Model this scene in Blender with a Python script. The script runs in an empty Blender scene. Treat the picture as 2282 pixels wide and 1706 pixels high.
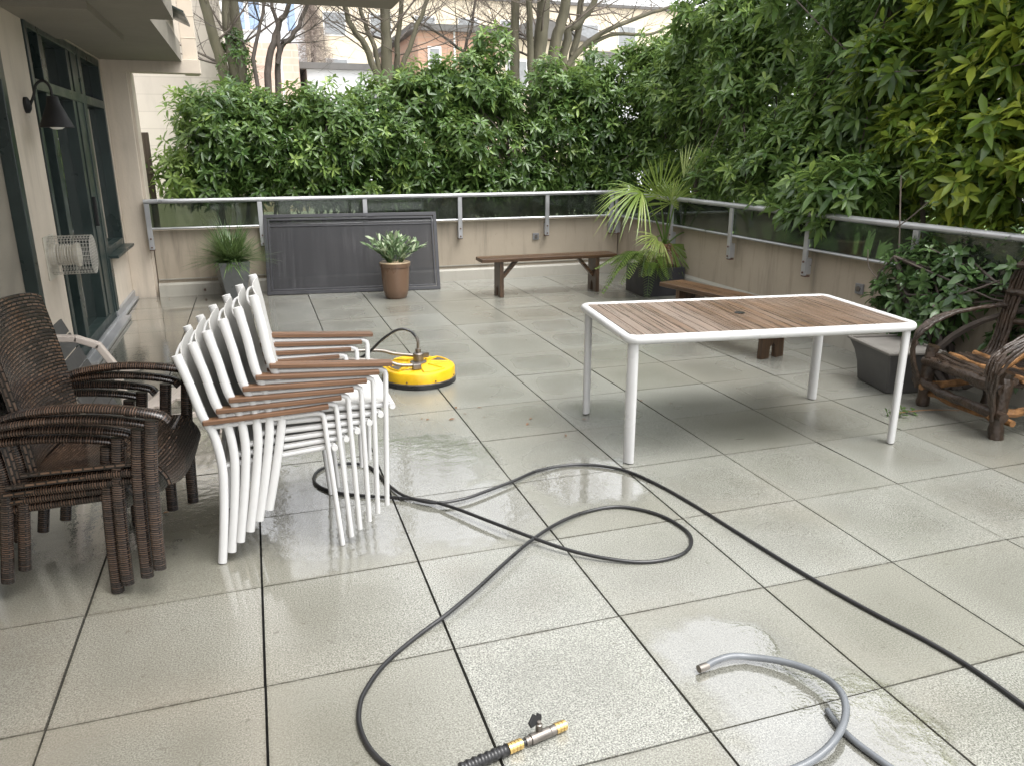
import bpy, math, random
import numpy as np
from mathutils import Vector, Matrix
random.seed(7)
RNG = np.random.default_rng(11)
R = math.radians
sc = bpy.context.scene
COL = sc.collection

# ------------------------------------------------------------------ camera, sky, sun, exposure
cam = bpy.data.objects.new('camera', bpy.data.cameras.new('camera'))
COL.objects.link(cam)
cam.data.sensor_width = 36.0
cam.data.lens = 36.0 * 1724.4 / 2282.0
cam.data.clip_start = 0.05
cam.data.clip_end = 2000
_r = (0.95060835, -0.31038329, -0.00244579)
_d = (-0.09174405, -0.27343871, -0.95750421)
_f = (0.29652453, 0.91043588, -0.28840894)
cam.matrix_world = Matrix(((_r[0], -_d[0], -_f[0], -0.5068), (_r[1], -_d[1], -_f[1], -1.5778),
                           (_r[2], -_d[2], -_f[2], 1.6077), (0, 0, 0, 1)))
sc.camera = cam

SUN_EL, SUN_AZ = R(66), R(140)      # azimuth measured clockwise from +Y
world = bpy.data.worlds.new('World')
sc.world = world
world.use_nodes = True
wn = world.node_tree
wn.nodes.clear()
sky = wn.nodes.new('ShaderNodeTexSky')
sky.sky_type = 'NISHITA'
sky.sun_disc = False
sky.sun_elevation = SUN_EL
sky.sun_rotation = SUN_AZ
sky.air_density, sky.dust_density, sky.ozone_density = 1.0, 4.0, 1.0
hs = wn.nodes.new('ShaderNodeHueSaturation')
hs.inputs['Saturation'].default_value = 0.08
bg = wn.nodes.new('ShaderNodeBackground')
bg.inputs['Strength'].default_value = 0.15
wo = wn.nodes.new('ShaderNodeOutputWorld')
wn.links.new(sky.outputs[0], hs.inputs['Color'])
wn.links.new(hs.outputs[0], bg.inputs['Color'])
wn.links.new(bg.outputs[0], wo.inputs['Surface'])
sun = bpy.data.objects.new('sun', bpy.data.lights.new('sun', 'SUN'))
COL.objects.link(sun)
sun.data.energy = 0.6
sun.data.angle = R(40)
sun.data.color = (1.0, 0.97, 0.92)
sun.rotation_euler = (math.pi / 2 - SUN_EL, 0, math.pi - SUN_AZ)
sc.view_settings.view_transform = 'Standard'
sc.view_settings.look = 'None'
sc.view_settings.gamma = 1
sc.view_settings.exposure = 1.8
sc.view_settings.use_curve_mapping = False
sc.cycles.max_bounces = 10
sc.cycles.diffuse_bounces = 6
sc.cycles.transparent_max_bounces = 16

# ------------------------------------------------------------------ materials
class NT:
    def __init__(self, name):
        self.m = bpy.data.materials.new(name)
        self.m.use_nodes = True
        self.t = self.m.node_tree
        self.b = self.t.nodes['Principled BSDF']
        self.out = self.t.nodes['Material Output']
    def n(self, typ, **kw):
        nd = self.t.nodes.new('ShaderNode' + typ)
        for k, v in kw.items():
            if k in ('ins',):
                for kk, vv in v.items():
                    self.set(nd, kk, vv)
            else:
                setattr(nd, k, v)
        return nd
    def set(self, nd, k, v):
        s = nd.inputs[k]
        if isinstance(v, bpy.types.NodeSocket):
            self.t.links.new(v, s)
        elif isinstance(v, (tuple, list)) and len(v) == 3 and s.type == 'RGBA':
            s.default_value = (*v, 1)
        else:
            s.default_value = v
    def P(self, **kw):
        for k, v in kw.items():
            self.set(self.b, k.replace('_', ' '), v)
    def co(self, which='Object'):
        return self.n('TexCoord').outputs[which]
    def scl(self, vec, s):
        return self.n('VectorMath', operation='MULTIPLY', ins={0: vec, 1: s}).outputs[0]
    def noise(self, vec, scale, detail=3, rough=.55):
        return self.n('TexNoise', ins={'Vector': vec, 'Scale': scale, 'Detail': detail, 'Roughness': rough}).outputs['Fac']
    def ramp(self, fac, a, b, lo=0., hi=1.):
        return self.n('MapRange', ins={0: fac, 1: a, 2: b, 3: lo, 4: hi}).outputs[0]
    def mix(self, fac, a, b, mode='MIX'):
        nd = self.n('Mix', data_type='RGBA', blend_type=mode)
        self.set(nd, 0, fac)
        for i, v in ((6, a), (7, b)):
            if isinstance(v, bpy.types.NodeSocket):
                self.t.links.new(v, nd.inputs[i])
            else:
                nd.inputs[i].default_value = (*v[:3], 1)
        return nd.outputs[2]
    def math(self, op, a, b=None, clamp=False):
        nd = self.n('Math', operation=op, use_clamp=clamp)
        self.set(nd, 0, a)
        if b is not None:
            self.set(nd, 1, b)
        return nd.outputs[0]
    def bump(self, h, strength=.3, dist=.01, normal=None):
        nd = self.n('Bump', ins={'Height': h, 'Strength': strength, 'Distance': dist})
        if normal is not None:
            self.set(nd, 'Normal', normal)
        return nd.outputs[0]
    def attr(self, name):
        return self.n('Attribute', attribute_name=name).outputs['Fac']
    def surface(self, sh):
        self.t.links.new(sh, self.out.inputs['Surface'])

def sc3(c, k):
    return tuple(min(1, x * k) for x in c)

def plain(name, col, rough=.5, metal=0., var=.12, vs=6, bump=0., bs=60, stretch=None, rvar=.1, coat=0.):
    t = NT(name)
    v = t.co()
    if stretch:
        v = t.scl(v, stretch)
    nz = t.noise(v, vs, 4)
    t.P(Base_Color=t.mix(t.ramp(nz, .3, .7), sc3(col, 1 - var), sc3(col, 1 + var)), Metallic=metal,
        Roughness=t.ramp(nz, .3, .7, max(.02, rough - rvar), min(1, rough + rvar)))
    if coat:
        t.P(Coat_Weight=coat, Coat_Roughness=.1)
    if bump:
        t.P(Normal=t.bump(t.noise(v, bs, 4), bump, .01))
    return t.m

def wood(name, dark, light, axis=0, rough=.45, scale=1., bump=.25, grey=None, pale=None):
    t = NT(name)
    s = [48 * scale] * 3
    s[axis] = 1.1 * scale
    v = t.scl(t.co(), tuple(s))
    rnd = t.n('ObjectInfo').outputs['Random']
    v = t.n('VectorMath', operation='ADD', ins={0: v}).outputs[0] if False else v
    n1 = t.noise(v, 1.6, 6, .65)
    n2 = t.noise(t.co(), 2.5, 3)
    c = t.mix(t.ramp(n1, .38, .62), dark, light)
    c = t.mix(t.ramp(n2, .4, .7, 0, .55), c, grey if grey else dark)
    tint = t.attr('tint')
    c = t.mix(t.ramp(tint, 0, 1, 0., .5), c, pale if pale else sc3(light, 1.15), 'MIX')
    t.P(Base_Color=c, Roughness=t.ramp(n1, .3, .7, rough - .12, rough + .15), Normal=t.bump(n1, bump, .004))
    return t.m

def leafmat(name, dark, light, tip, rough=.32, trans=.25):
    t = NT(name)
    tint = t.attr('tint')
    c = t.mix(t.ramp(tint, 0, .75), dark, light)
    c = t.mix(t.ramp(tint, .78, 1), c, tip)
    t.P(Base_Color=c, Roughness=rough)
    tr = t.n('BsdfTranslucent', ins={'Color': t.mix(.5, c, sc3(tip, 1.1))})
    mx = t.n('MixShader', ins={0: trans, 1: t.b.outputs[0], 2: tr.outputs[0]})
    t.surface(mx.outputs[0])
    return t.m

def paving_mat():
    t = NT('wet_paving')
    v = t.co()
    tint = t.attr('tint')
    fine = t.noise(v, 190, 2, .7)
    mid = t.noise(v, 70, 2, .6)
    big = t.noise(v, 1.3, 4, .6)
    big2 = t.noise(t.n('VectorMath', operation='ADD', ins={0: v, 1: (13, 4, 2)}).outputs[0], 2.2, 4, .6)
    c = t.mix(t.ramp(fine, .38, .64), (.062, .063, .055), (.395, .397, .355))
    c = t.mix(t.ramp(mid, .35, .65, 0, .35), c, (.215, .217, .196))
    c = t.mix(t.ramp(big, .5, .72, 0, .35), c, (.185, .160, .125))
    c = t.mix(t.ramp(big2, .55, .75, 0, .22), c, (.175, .185, .145))
    # brown film of dirt on the unwashed strip beside the building
    sx = t.n('SeparateXYZ', ins={0: v}).outputs
    edge = t.ramp(sx[0], .0, -1.0)
    c = t.mix(t.math('MULTIPLY', edge, t.ramp(big, .3, .6, .25, .6)), c, (.165, .143, .112))
    c = t.mix(t.ramp(tint, 0, 1, .0, .5), c, (.158, .152, .120))
    grime = t.math('MULTIPLY', t.ramp(t.noise(v, 5, 4, .7), .35, .65), t.ramp(t.noise(v, 60, 3, .6), .3, .6))
    # water lying on the slabs: the middle of a slab stays wet longest, its edges dry first
    fx = t.math('ABSOLUTE', t.math('SUBTRACT', t.math('FRACT', t.math('DIVIDE', t.math('ADD', sx[0], 6.1), .61)), .5))
    fy = t.math('ABSOLUTE', t.math('SUBTRACT', t.math('FRACT', t.math('DIVIDE', t.math('ADD', sx[1], 6.1), .61)), .5))
    mid_ = t.math('MULTIPLY', t.ramp(fx, .5, .24), t.ramp(fy, .5, .20))
    wet = t.math('MULTIPLY', t.ramp(t.noise(v, 1.1, 2, .4), .25, .75), t.ramp(mid_, 0, 1, .35, 1))
    c = t.mix(t.math('MULTIPLY', mid_, t.ramp(big, .35, .6, .1, .42)), c, (.105, .104, .086))
    c = t.mix(t.math('MULTIPLY', t.ramp(t.math('MAXIMUM', fx, fy), .470, .497), t.math('MULTIPLY', grime, .8)), c, (.075, .068, .050))
    c = t.mix(t.math('MULTIPLY', t.ramp(t.noise(v, 22, 2, .5), .70, .74), .5), c, (.09, .085, .065))
    pud = None
    for (x, y, r) in ((-.25, 1.75, .62), (.15, 2.25, .6), (.3, 1.62, .45), (.95, -.12, .42), (.85, .3, .3), (-1.15, 2.2, .75),
                      (-.75, 2.55, .5), (1.0, 1.75, .4), (-1.3, 5.2, .8)):
        d = t.n('VectorMath', operation='DISTANCE', ins={0: v, 1: (x, y, 0)}).outputs['Value']
        q = t.ramp(d, r, r * .55)
        pud = q if pud is None else t.math('MAXIMUM', pud, q)
    pud0 = t.ramp(pud, 0, .35)
    edgen = t.noise(v, 7, 4, .6)
    pudm = t.ramp(t.math('ADD', pud, t.math('MULTIPLY', t.math('SUBTRACT', edgen, .5), 1.8)), .25, .85)
    pudm = t.math('MULTIPLY', pudm, pud0)
    w = t.math('MAXIMUM', t.math('MULTIPLY', wet, .55), pudm)
    c = t.mix(t.math('MULTIPLY', pudm, .25), c, (.065, .063, .052))
    film = t.math('MULTIPLY', t.math('MULTIPLY', t.ramp(sx[0], .55, -.35), t.ramp(sx[1], .1, 1.3)), t.ramp(t.noise(v, 2.3, 3, .5), .25, .6, .45, .9))
    w = t.math('MAXIMUM', w, film)
    rough = t.ramp(w, 0, 1, .34, .06)
    rip = t.noise(v, 17, 4, .6)
    h = t.math('MULTIPLY', fine, t.ramp(w, 0, .8, .8, .0))
    h = t.math('ADD', h, t.math('MULTIPLY', rip, t.ramp(pudm, .2, 1, .05, .75)))
    for (x, y) in ((.94, .02), (.80, .11), (1.02, -.03)):   # rings spreading where drops fall
        d = t.n('VectorMath', operation='DISTANCE', ins={0: v, 1: (x, y, 0)}).outputs['Value']
        s = t.math('SINE', t.math('MULTIPLY', d, 420.))
        h = t.math('ADD', h, t.math('MULTIPLY', t.math('MULTIPLY', s, t.ramp(d, .01, .09, .09, 0)), w))
    t.P(Base_Color=c, Roughness=rough, Normal=t.bump(h, .22, .006), IOR=1.45, Coat_Weight=t.ramp(w, 0, 1, .55, 1), Coat_Roughness=t.ramp(t.math('MAXIMUM', w, t.math('MULTIPLY', t.ramp(sx[0], .9, -.6), .75)), 0, 1, .19, .03), Coat_IOR=t.math('MAXIMUM', t.ramp(pudm, 0, 1, 1.45, 2.6), t.ramp(film, 0, 1, 1.45, 1.9)), Coat_Normal=t.bump(h, .22, .008))
    return t.m

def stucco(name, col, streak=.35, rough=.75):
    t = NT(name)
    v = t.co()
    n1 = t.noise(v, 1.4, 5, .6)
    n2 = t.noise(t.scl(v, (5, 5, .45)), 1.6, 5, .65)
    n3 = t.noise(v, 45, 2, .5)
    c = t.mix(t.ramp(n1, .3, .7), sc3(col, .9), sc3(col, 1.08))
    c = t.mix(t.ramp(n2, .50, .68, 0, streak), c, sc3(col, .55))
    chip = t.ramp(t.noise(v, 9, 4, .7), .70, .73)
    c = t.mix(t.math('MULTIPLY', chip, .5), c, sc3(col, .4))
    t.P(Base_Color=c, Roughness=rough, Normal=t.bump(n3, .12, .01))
    return t.m

def wicker_mat(name, bw, rh, c1, c2, c3):
    t = NT(name)
    uv = t.co('UV')
    br = t.n('TexBrick', ins={'Vector': uv, 'Scale': 1., 'Mortar Size': rh * .26, 'Mortar Smooth': .5, 'Brick Width': bw,
                              'Row Height': rh, 'Color1': c1, 'Color2': c2, 'Mortar': (.006, .005, .004), 'Bias': 0.})
    big = t.noise(t.co(), 5, 3)
    c = t.mix(t.ramp(big, .48, .68, 0, .45), br.outputs['Color'], c3, 'MIX')
    c = t.mix(br.outputs['Fac'], c, (.006, .005, .004))
    hgt = t.math('SUBTRACT', 1., br.outputs['Fac'])
    t.P(Base_Color=c, Roughness=.22, Normal=t.bump(hgt, .8, rh * 1.0))
    return t.m

def mesh_screen_mat():
    t = NT('insect_mesh')
    v = t.co()
    n1 = t.noise(t.scl(v, (60, 60, 1.3)), 1.0, 4, .7)
    n2 = t.noise(v, 3, 3)
    c = t.mix(t.math('MULTIPLY', t.ramp(n1, .5, .72), t.ramp(n2, .35, .65, .1, .9)), (.013, .013, .0155), (.085, .085, .087))
    t.P(Base_Color=c, Roughness=.5)
    tr = t.n('BsdfTransparent')
    mx = t.n('MixShader', ins={0: .27, 1: t.b.outputs[0], 2: tr.outputs[0]})
    t.surface(mx.outputs[0])
    return t.m

def tinted_glass():
    t = NT('smoked_rail_glass')
    tr = t.n('BsdfTransparent', ins={'Color': (.40, .45, .36)})
    gl = t.n('BsdfGlossy', ins={'Color': (.8, .85, .85), 'Roughness': .04})
    fr = t.n('LayerWeight', ins={'Blend': .25}).outputs['Fresnel']
    df = t.n('BsdfDiffuse', ins={'Color': (.22, .25, .20)})
    hz = t.n('MixShader', ins={0: t.ramp(t.noise(t.co(), 4, 3), .35, .65, .03, .10), 1: tr.outputs[0], 2: df.outputs[0]})
    mx = t.n('MixShader', ins={0: t.ramp(fr, 0, 1, .03, .9), 1: hz.outputs[0], 2: gl.outputs[0]})
    t.surface(mx.outputs[0])
    return t.m

def brickwall(name, c1, c2, mortar, bw=.4, rh=.2, ms=.012, rough=.85):
    t = NT(name)
    v = t.co()
    s = t.n('SeparateXYZ', ins={0: v}).outputs
    cb = t.n('CombineXYZ', ins={0: t.math('ADD', s[0], s[1]), 1: s[2]}).outputs[0]
    br = t.n('TexBrick', ins={'Vector': cb, 'Scale': 1., 'Mortar Size': ms, 'Brick Width': bw, 'Row Height': rh, 'Color1': c1, 'Color2': c2, 'Mortar': mortar})
    n = t.noise(t.scl(v, (2, 2, .5)), 1.2, 5, .65)
    c = t.mix(t.ramp(n, .5, .75, 0, .45), br.outputs['Color'], sc3(c1, .6))
    t.P(Base_Color=c, Roughness=rough)
    return t.m

M = {}
M['paving'] = paving_mat()
M['bed'] = plain('joint_bed', (.012, .012, .011), .8)
M['stucco'] = stucco('beige_render', (.52, .455, .375), .32)
M['parapet'] = stucco('parapet_concrete', (.335, .285, .220), .75)
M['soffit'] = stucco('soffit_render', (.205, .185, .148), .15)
M['flash'] = stucco('base_membrane', (.30, .285, .245), .3, .5)
M['alu'] = plain('rail_aluminium', (.40, .405, .415), .36, .55, .12, 5)
M['glass'] = tinted_glass()
M['green'] = plain('dark_green_frame', (.019, .031, .029), .35, 0, .2, 4)
M['pane'] = plain('window_pane', (.02, .026, .024), .03, 0, .1, 2, rvar=.01)
M['pane'].node_tree.nodes['Principled BSDF'].inputs['IOR'].default_value = 1.9
M['curtain'] = plain('pale_blind', (.24, .215, .175), .5)
M['white'] = plain('white_powder_coat', (.50, .50, .495), .3, 0, .06, 4, rvar=.05)
M['sling'] = plain('white_sling_fabric', (.60, .595, .575), .6, 0, .06, 8, .1, 400)
_t = M['sling'].node_tree
_tr = _t.nodes.new('ShaderNodeBsdfTranslucent')
_tr.inputs['Color'].default_value = (.62, .61, .59, 1)
_mx = _t.nodes.new('ShaderNodeMixShader')
_mx.inputs[0].default_value = .35
_t.links.new(_t.nodes['Principled BSDF'].outputs[0], _mx.inputs[1])
_t.links.new(_tr.outputs[0], _mx.inputs[2])
_t.links.new(_mx.outputs[0], _t.nodes['Material Output'].inputs['Surface'])
M['teak'] = wood('teak_slat', (.038, .018, .009), (.150, .077, .039), 0, .36)
M['planks'] = wood('weathered_plank', (.040, .023, .013), (.165, .100, .060), 1, .30, grey=(.150, .120, .100), pale=(.25, .205, .175))
M['bench'] = wood('bench_timber', (.028, .015, .008), (.125, .068, .033), 0, .33)
M['bench_y'] = wood('bench_timber_leg', (.030, .017, .009), (.105, .060, .032), 2, .4)
M['wick'] = wicker_mat('wicker_weave', .036, .0135, (.015, .011, .009), (.080, .053, .038), (.115, .058, .027))
M['wick_tube'] = wicker_mat('wicker_wrap', .085, .0088, (.016, .011, .009), (.072, .045, .032), (.10, .052, .027))
M['black'] = plain('black_rubber', (.014, .014, .015), .32, 0, .2, 8)
M['blackmetal'] = plain('black_lamp_metal', (.006, .006, .0065), .6)
M['bulb'] = plain('frosted_bulb', (.75, .74, .7), .4)
M['yellow'] = plain('yellow_plastic', (.62, .375, .010), .36, 0, .2, 9)
M['steel'] = plain('worn_steel', (.22, .20, .18), .42, .9, .25, 20)
M['brass'] = plain('brass', (.62, .44, .17), .28, .9, .12, 30)
M['greyhose'] = plain('grey_hose', (.115, .124, .134), .26, 0, .15, 10)
M['screenframe'] = plain('charcoal_frame', (.030, .030, .034), .38, .1)
M['mesh'] = mesh_screen_mat()
M['greypot'] = plain('slate_glaze', (.085, .09, .088), .35, 0, .2, 7)
M['brownpot'] = plain('brown_glaze', (.135, .082, .052), .30, 0, .14, 4, stretch=(1, 1, .4))
M['potrim'] = plain('pot_rim_glaze', (.38, .29, .19), .3)
M['soil'] = plain('potting_soil', (.025, .018, .012), .9, bump=.6, bs=80)
M['darkbox'] = plain('dark_planter', (.022, .022, .026), .5)
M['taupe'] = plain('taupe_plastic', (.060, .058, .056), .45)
M['taupe_rim'] = plain('taupe_rim_plastic', (.15, .14, .125), .42)
M['resin'] = plain('beige_resin', (.40, .35, .31), .4, 0, .06)
M['wire'] = plain('galvanised_wire', (.52, .50, .46), .4, .5)
M['vent'] = plain('vent_beige', (.50, .47, .40), .5)
M['bark'] = plain('mossy_bark', (.095, .085, .055), .8, 0, .35, 6, .6, 30, (1, 1, .3))
M['barkdark'] = plain('dark_bark', (.075, .060, .050), .75, 0, .3, 8, .5, 30)  # lightened: haze over the far branches is mixed into this bark colour
M['twig'] = plain('twig_bark', (.125, .100, .085), .8, 0, .3, 5)
M['willow'] = plain('willow_bark', (.034, .021, .013), .36, 0, .6, 9, .9, 40, (1, 1, 1))
M['peeled'] = plain('peeled_branch', (.22, .11, .042), .4, 0, .6, 14, .5, 50)
M['fence'] = wood('fence_board', (.055, .040, .028), (.13, .10, .07), 2, .7)
M['leaf'] = leafmat('laurel_leaf', (.032, .074, .019), (.108, .184, .046), (.25, .35, .085), .33, .32)
M['leaf_y'] = leafmat('yellow_green_leaf', (.030, .068, .018), (.14, .225, .034), (.36, .42, .06), .33, .42)
M['rhodo'] = leafmat('glossy_shrub_leaf', (.032, .072, .024), (.10, .170, .056), (.16, .24, .09), .24)
M['grassblade'] = leafmat('grass_blade', (.035, .075, .022), (.085, .150, .045), (.20, .25, .09), .4)
M['palm'] = leafmat('fan_palm_leaf', (.075, .140, .022), (.17, .25, .045), (.34, .40, .12), .3, .35)
M['palmdry'] = plain('dry_palm_fibre', (.16, .085, .04), .8, 0, .3, 10)
M['fern'] = leafmat('fern_leaf', (.06, .12, .02), (.14, .21, .04), (.24, .28, .06), .4, .35)
M['sage'] = leafmat('grey_green_leaf', (.045, .095, .030), (.12, .19, .075), (.36, .42, .27), .4)
M['dryleaf'] = plain('dead_leaf', (.15, .070, .028), .5, 0, .5, 30)
M['lawn'] = plain('lawn_grass', (.10, .165, .045), .9, 0, .5, 1.2, .5, 60)
M['ground'] = plain('pale_concrete', (.42, .42, .41), .6, 0, .15, .8)
M['conc'] = brickwall('board_concrete', (.50, .44, .385), (.56, .50, .435), (.44, .385, .335), 3.1, .26, .007)
M['pink'] = brickwall('pink_block', (.50, .37, .30), (.55, .42, .34), (.58, .47, .40), .6, .22, .02)
M['terra'] = brickwall('terracotta_brick', (.44, .27, .19), (.48, .30, .215), (.42, .30, .23), .5, .16, .015)  # paler and less saturated: distance haze put into the brick colour
M['cream'] = plain('cream_render', (.62, .54, .41), .8, 0, .06, 2)
M['greybld'] = plain('grey_cladding', (.60, .61, .62), .6, 0, .08, 1)
M['whitebld'] = plain('white_panel', (.72, .74, .76), .5, 0, .04, 1)
M['roofgrey'] = plain('roof_felt', (.12, .115, .11), .8)
M['bluewin'] = plain('blue_glass', (.28, .38, .54), .15)  # paled as well, haze carried in the glass colour
M['greywin'] = plain('far_glass', (.24, .25, .255), .15)
M['whitetrim'] = plain('white_trim', (.75, .74, .71), .6)
M['plate'] = plain('grey_plate', (.20, .20, .205), .5, .3)
M['rust'] = plain('rusty_bracket', (.10, .055, .04), .7)
M['conifer'] = leafmat('larch_needles', (.24, .20, .17), (.32, .27, .235), (.36, .31, .27), .9, .1)

# ------------------------------------------------------------------ mesh builder
class MB:
    def __init__(self):
        self.v, self.f, self.uv, self.t = [], [], [], []
        self.n = 0
    def add(self, verts, faces, uvs=None, tint=0.):
        verts = [tuple(map(float, p)) for p in verts]
        self.v += verts
        tl = tint if isinstance(tint, (list, np.ndarray)) else [tint] * len(verts)
        self.t += list(tl)
        for i, fc in enumerate(faces):
            self.f.append([k + self.n for k in fc])
            self.uv += uvs[i] if uvs else [(0., 0.)] * len(fc)
        self.n += len(verts)
        return self
    def box(self, c, s, rot=None, tint=0., taper=None):
        sx, sy, sz = s[0] / 2, s[1] / 2, s[2] / 2
        P = []
        for dz in (-1, 1):
            k = 1. if (taper is None or dz < 0) else taper
            for dx, dy in ((-1, -1), (1, -1), (1, 1), (-1, 1)):
                P.append(Vector((dx * sx * k, dy * sy * k, dz * sz)))
        if rot is not None:
            m = rot if isinstance(rot, Matrix) else Matrix.Rotation(rot, 3, 'Z')
            P = [m @ p for p in P]
        c = Vector(c)
        self.add([p + c for p in P], [(3, 2, 1, 0), (4, 5, 6, 7), (0, 1, 5, 4), (1, 2, 6, 5), (2, 3, 7, 6), (3, 0, 4, 7)], tint=tint)
        return self
    def tube(self, path, r, n=10, ry=None, up=None, caps=True, tint=0., twist=0.):
        pts = [Vector(p) for p in path]
        m = len(pts)
        rr = r if isinstance(r, (list, tuple)) else [r] * m
        ry = rr if ry is None else (ry if isinstance(ry, (list, tuple)) else [ry] * m)
        tang = []
        for i in range(m):
            a, b = pts[max(0, i - 1)], pts[min(m - 1, i + 1)]
            d = (b - a)
            tang.append(d.normalized() if d.length > 1e-9 else Vector((0, 0, 1)))
        u = Vector(up) if up is not None else (Vector((0, 0, 1)) if abs(tang[0].z) < .9 else Vector((1, 0, 0)))
        x = tang[0].cross(u)
        x = x.normalized() if x.length > 1e-6 else Vector((1, 0, 0))
        verts, L, acc = [], [], 0.
        for i in range(m):
            if up is not None:
                xx = tang[i].cross(u)
                x = xx.normalized() if xx.length > 1e-6 else x
            else:
                x = (x - tang[i] * x.dot(tang[i]))
                x = x.normalized() if x.length > 1e-6 else tang[i].orthogonal().normalized()
            y = x.cross(tang[i])
            if i:
                acc += (pts[i] - pts[i - 1]).length
            L.append(acc)
            for k in range(n):
                a = 2 * math.pi * k / n + twist * i
                verts.append(pts[i] + x * (math.cos(a) * rr[i]) + y * (math.sin(a) * ry[i]))
        circ = 2 * math.pi * (max(rr) + max(ry)) / 2
        faces, uvs = [], []
        for i in range(m - 1):
            for k in range(n):
                k2 = (k + 1) % n
                faces.append((i * n + k, i * n + k2, (i + 1) * n + k2, (i + 1) * n + k))
                u0, u1 = circ * k / n, circ * (k + 1) / n
                uvs.append([(u0, L[i]), (u1, L[i]), (u1, L[i + 1]), (u0, L[i + 1])])
        if caps:
            faces.append(tuple(range(n - 1, -1, -1)))
            uvs.append([(0., 0.)] * n)
            faces.append(tuple((m - 1) * n + k for k in range(n)))
            uvs.append([(0., 0.)] * n)
        self.add(verts, faces, uvs, tint)
        return self
    def lathe(self, prof, n=32, c=(0, 0, 0), tint=0., axis='z'):
        verts, faces = [], []
        m = len(prof)
        for (rad, z) in prof:
            for k in range(n):
                a = 2 * math.pi * k / n
                p = (rad * math.cos(a), rad * math.sin(a), z)
                if axis == 'x':
                    p = (p[2], p[0], p[1])
                verts.append((p[0] + c[0], p[1] + c[1], p[2] + c[2]))
        for i in range(m - 1):
            for k in range(n):
                k2 = (k + 1) % n
                faces.append((i * n + k, i * n + k2, (i + 1) * n + k2, (i + 1) * n + k))
        if prof[0][0] > 1e-4:
            faces.append(tuple(range(n - 1, -1, -1)))
        if prof[-1][0] > 1e-4:
            faces.append(tuple((m - 1) * n + k for k in range(n)))
        self.add(verts, faces, tint=tint)
        return self
    def prism(self, poly, axis, a, b, tint=0.):
        """poly in the two other axes' plane, extruded along axis from a to b"""
        def P(p, t):
            return {'x': (t, p[0], p[1]), 'y': (p[0], t, p[1]), 'z': (p[0], p[1], t)}[axis]
        n = len(poly)
        V = [P(p, a) for p in poly] + [P(p, b) for p in poly]
        F = [tuple(range(n - 1, -1, -1)), tuple(range(n, 2 * n))]
        F += [(i, (i + 1) % n, (i + 1) % n + n, i + n) for i in range(n)]
        self.add(V, F, tint=tint)
        return self
    def sheet(self, fn, nu, nv, su=1., sv=1., thick=0., tint=0.):
        """surface fn(u,v) u,v in 0..1; uv coordinates in metres (su, sv); optional thickness along the normal"""
        P = [[Vector(fn(i / nu, j / nv)) for i in range(nu + 1)] for j in range(nv + 1)]
        W = nu + 1
        layers = [P]
        if thick:
            Q = []
            for j in range(nv + 1):
                row = []
                for i in range(nu + 1):
                    du = P[j][min(i + 1, nu)] - P[j][max(i - 1, 0)]
                    dv = P[min(j + 1, nv)][i] - P[max(j - 1, 0)][i]
                    nn = du.cross(dv)
                    nn = nn.normalized() if nn.length > 1e-9 else Vector((0, 0, 1))
                    row.append(P[j][i] - nn * thick)
                Q.append(row)
            layers.append(Q)
        V = [p for Lr in layers for row in Lr for p in row]
        F, U = [], []
        off = W * (nv + 1)
        for li in range(len(layers)):
            for j in range(nv):
                for i in range(nu):
                    q = [j * W + i, j * W + i + 1, (j + 1) * W + i + 1, (j + 1) * W + i]
                    uq = [(i / nu * su, j / nv * sv), ((i + 1) / nu * su, j / nv * sv), ((i + 1) / nu * su, (j + 1) / nv * sv), (i / nu * su, (j + 1) / nv * sv)]
                    if li:
                        q, uq = [k + off for k in q[::-1]], uq[::-1]
                    F.append(q)
                    U.append(uq)
        if thick:
            ring = [i for i in range(W)] + [j * W + nu for j in range(1, nv + 1)] + [nv * W + i for i in range(nu - 1, -1, -1)] + [j * W for j in range(nv - 1, 0, -1)]
            acc = 0.
            for a, b in zip(ring, ring[1:] + ring[:1]):
                F.append([b, a, a + off, b + off])
                dl = (V[b] - V[a]).length
                U.append([(acc + dl, 0.), (acc, 0.), (acc, abs(thick)), (acc + dl, abs(thick))])
                acc += dl
        self.add(V, F, U, tint)
        return self
    def build(self, name, mat, parent=None, smooth=40, bevel=0., seg=2):
        me = bpy.data.meshes.new(name)
        me.from_pydata(self.v, [], self.f)
        uvl = me.uv_layers.new(name='UVMap')
        uvl.data.foreach_set('uv', np.array(self.uv, dtype=np.float32).ravel())
        at = me.attributes.new('tint', 'FLOAT', 'POINT')
        at.data.foreach_set('value', np.array(self.t, dtype=np.float32))
        return link(name, me, mat, parent, smooth, bevel, seg)

def link(name, me, mat, parent=None, smooth=40, bevel=0., seg=2):
    me.materials.append(mat)
    if smooth:
        me.shade_smooth()
        me.set_sharp_from_angle(angle=R(smooth))
    o = bpy.data.objects.new(name, me)
    COL.objects.link(o)
    if parent is not None:
        o.parent = parent
    if bevel:
        b = o.modifiers.new('edge', 'BEVEL')
        b.width, b.segments, b.limit_method, b.angle_limit = bevel, seg, 'ANGLE', R(35)
    return o

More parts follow.
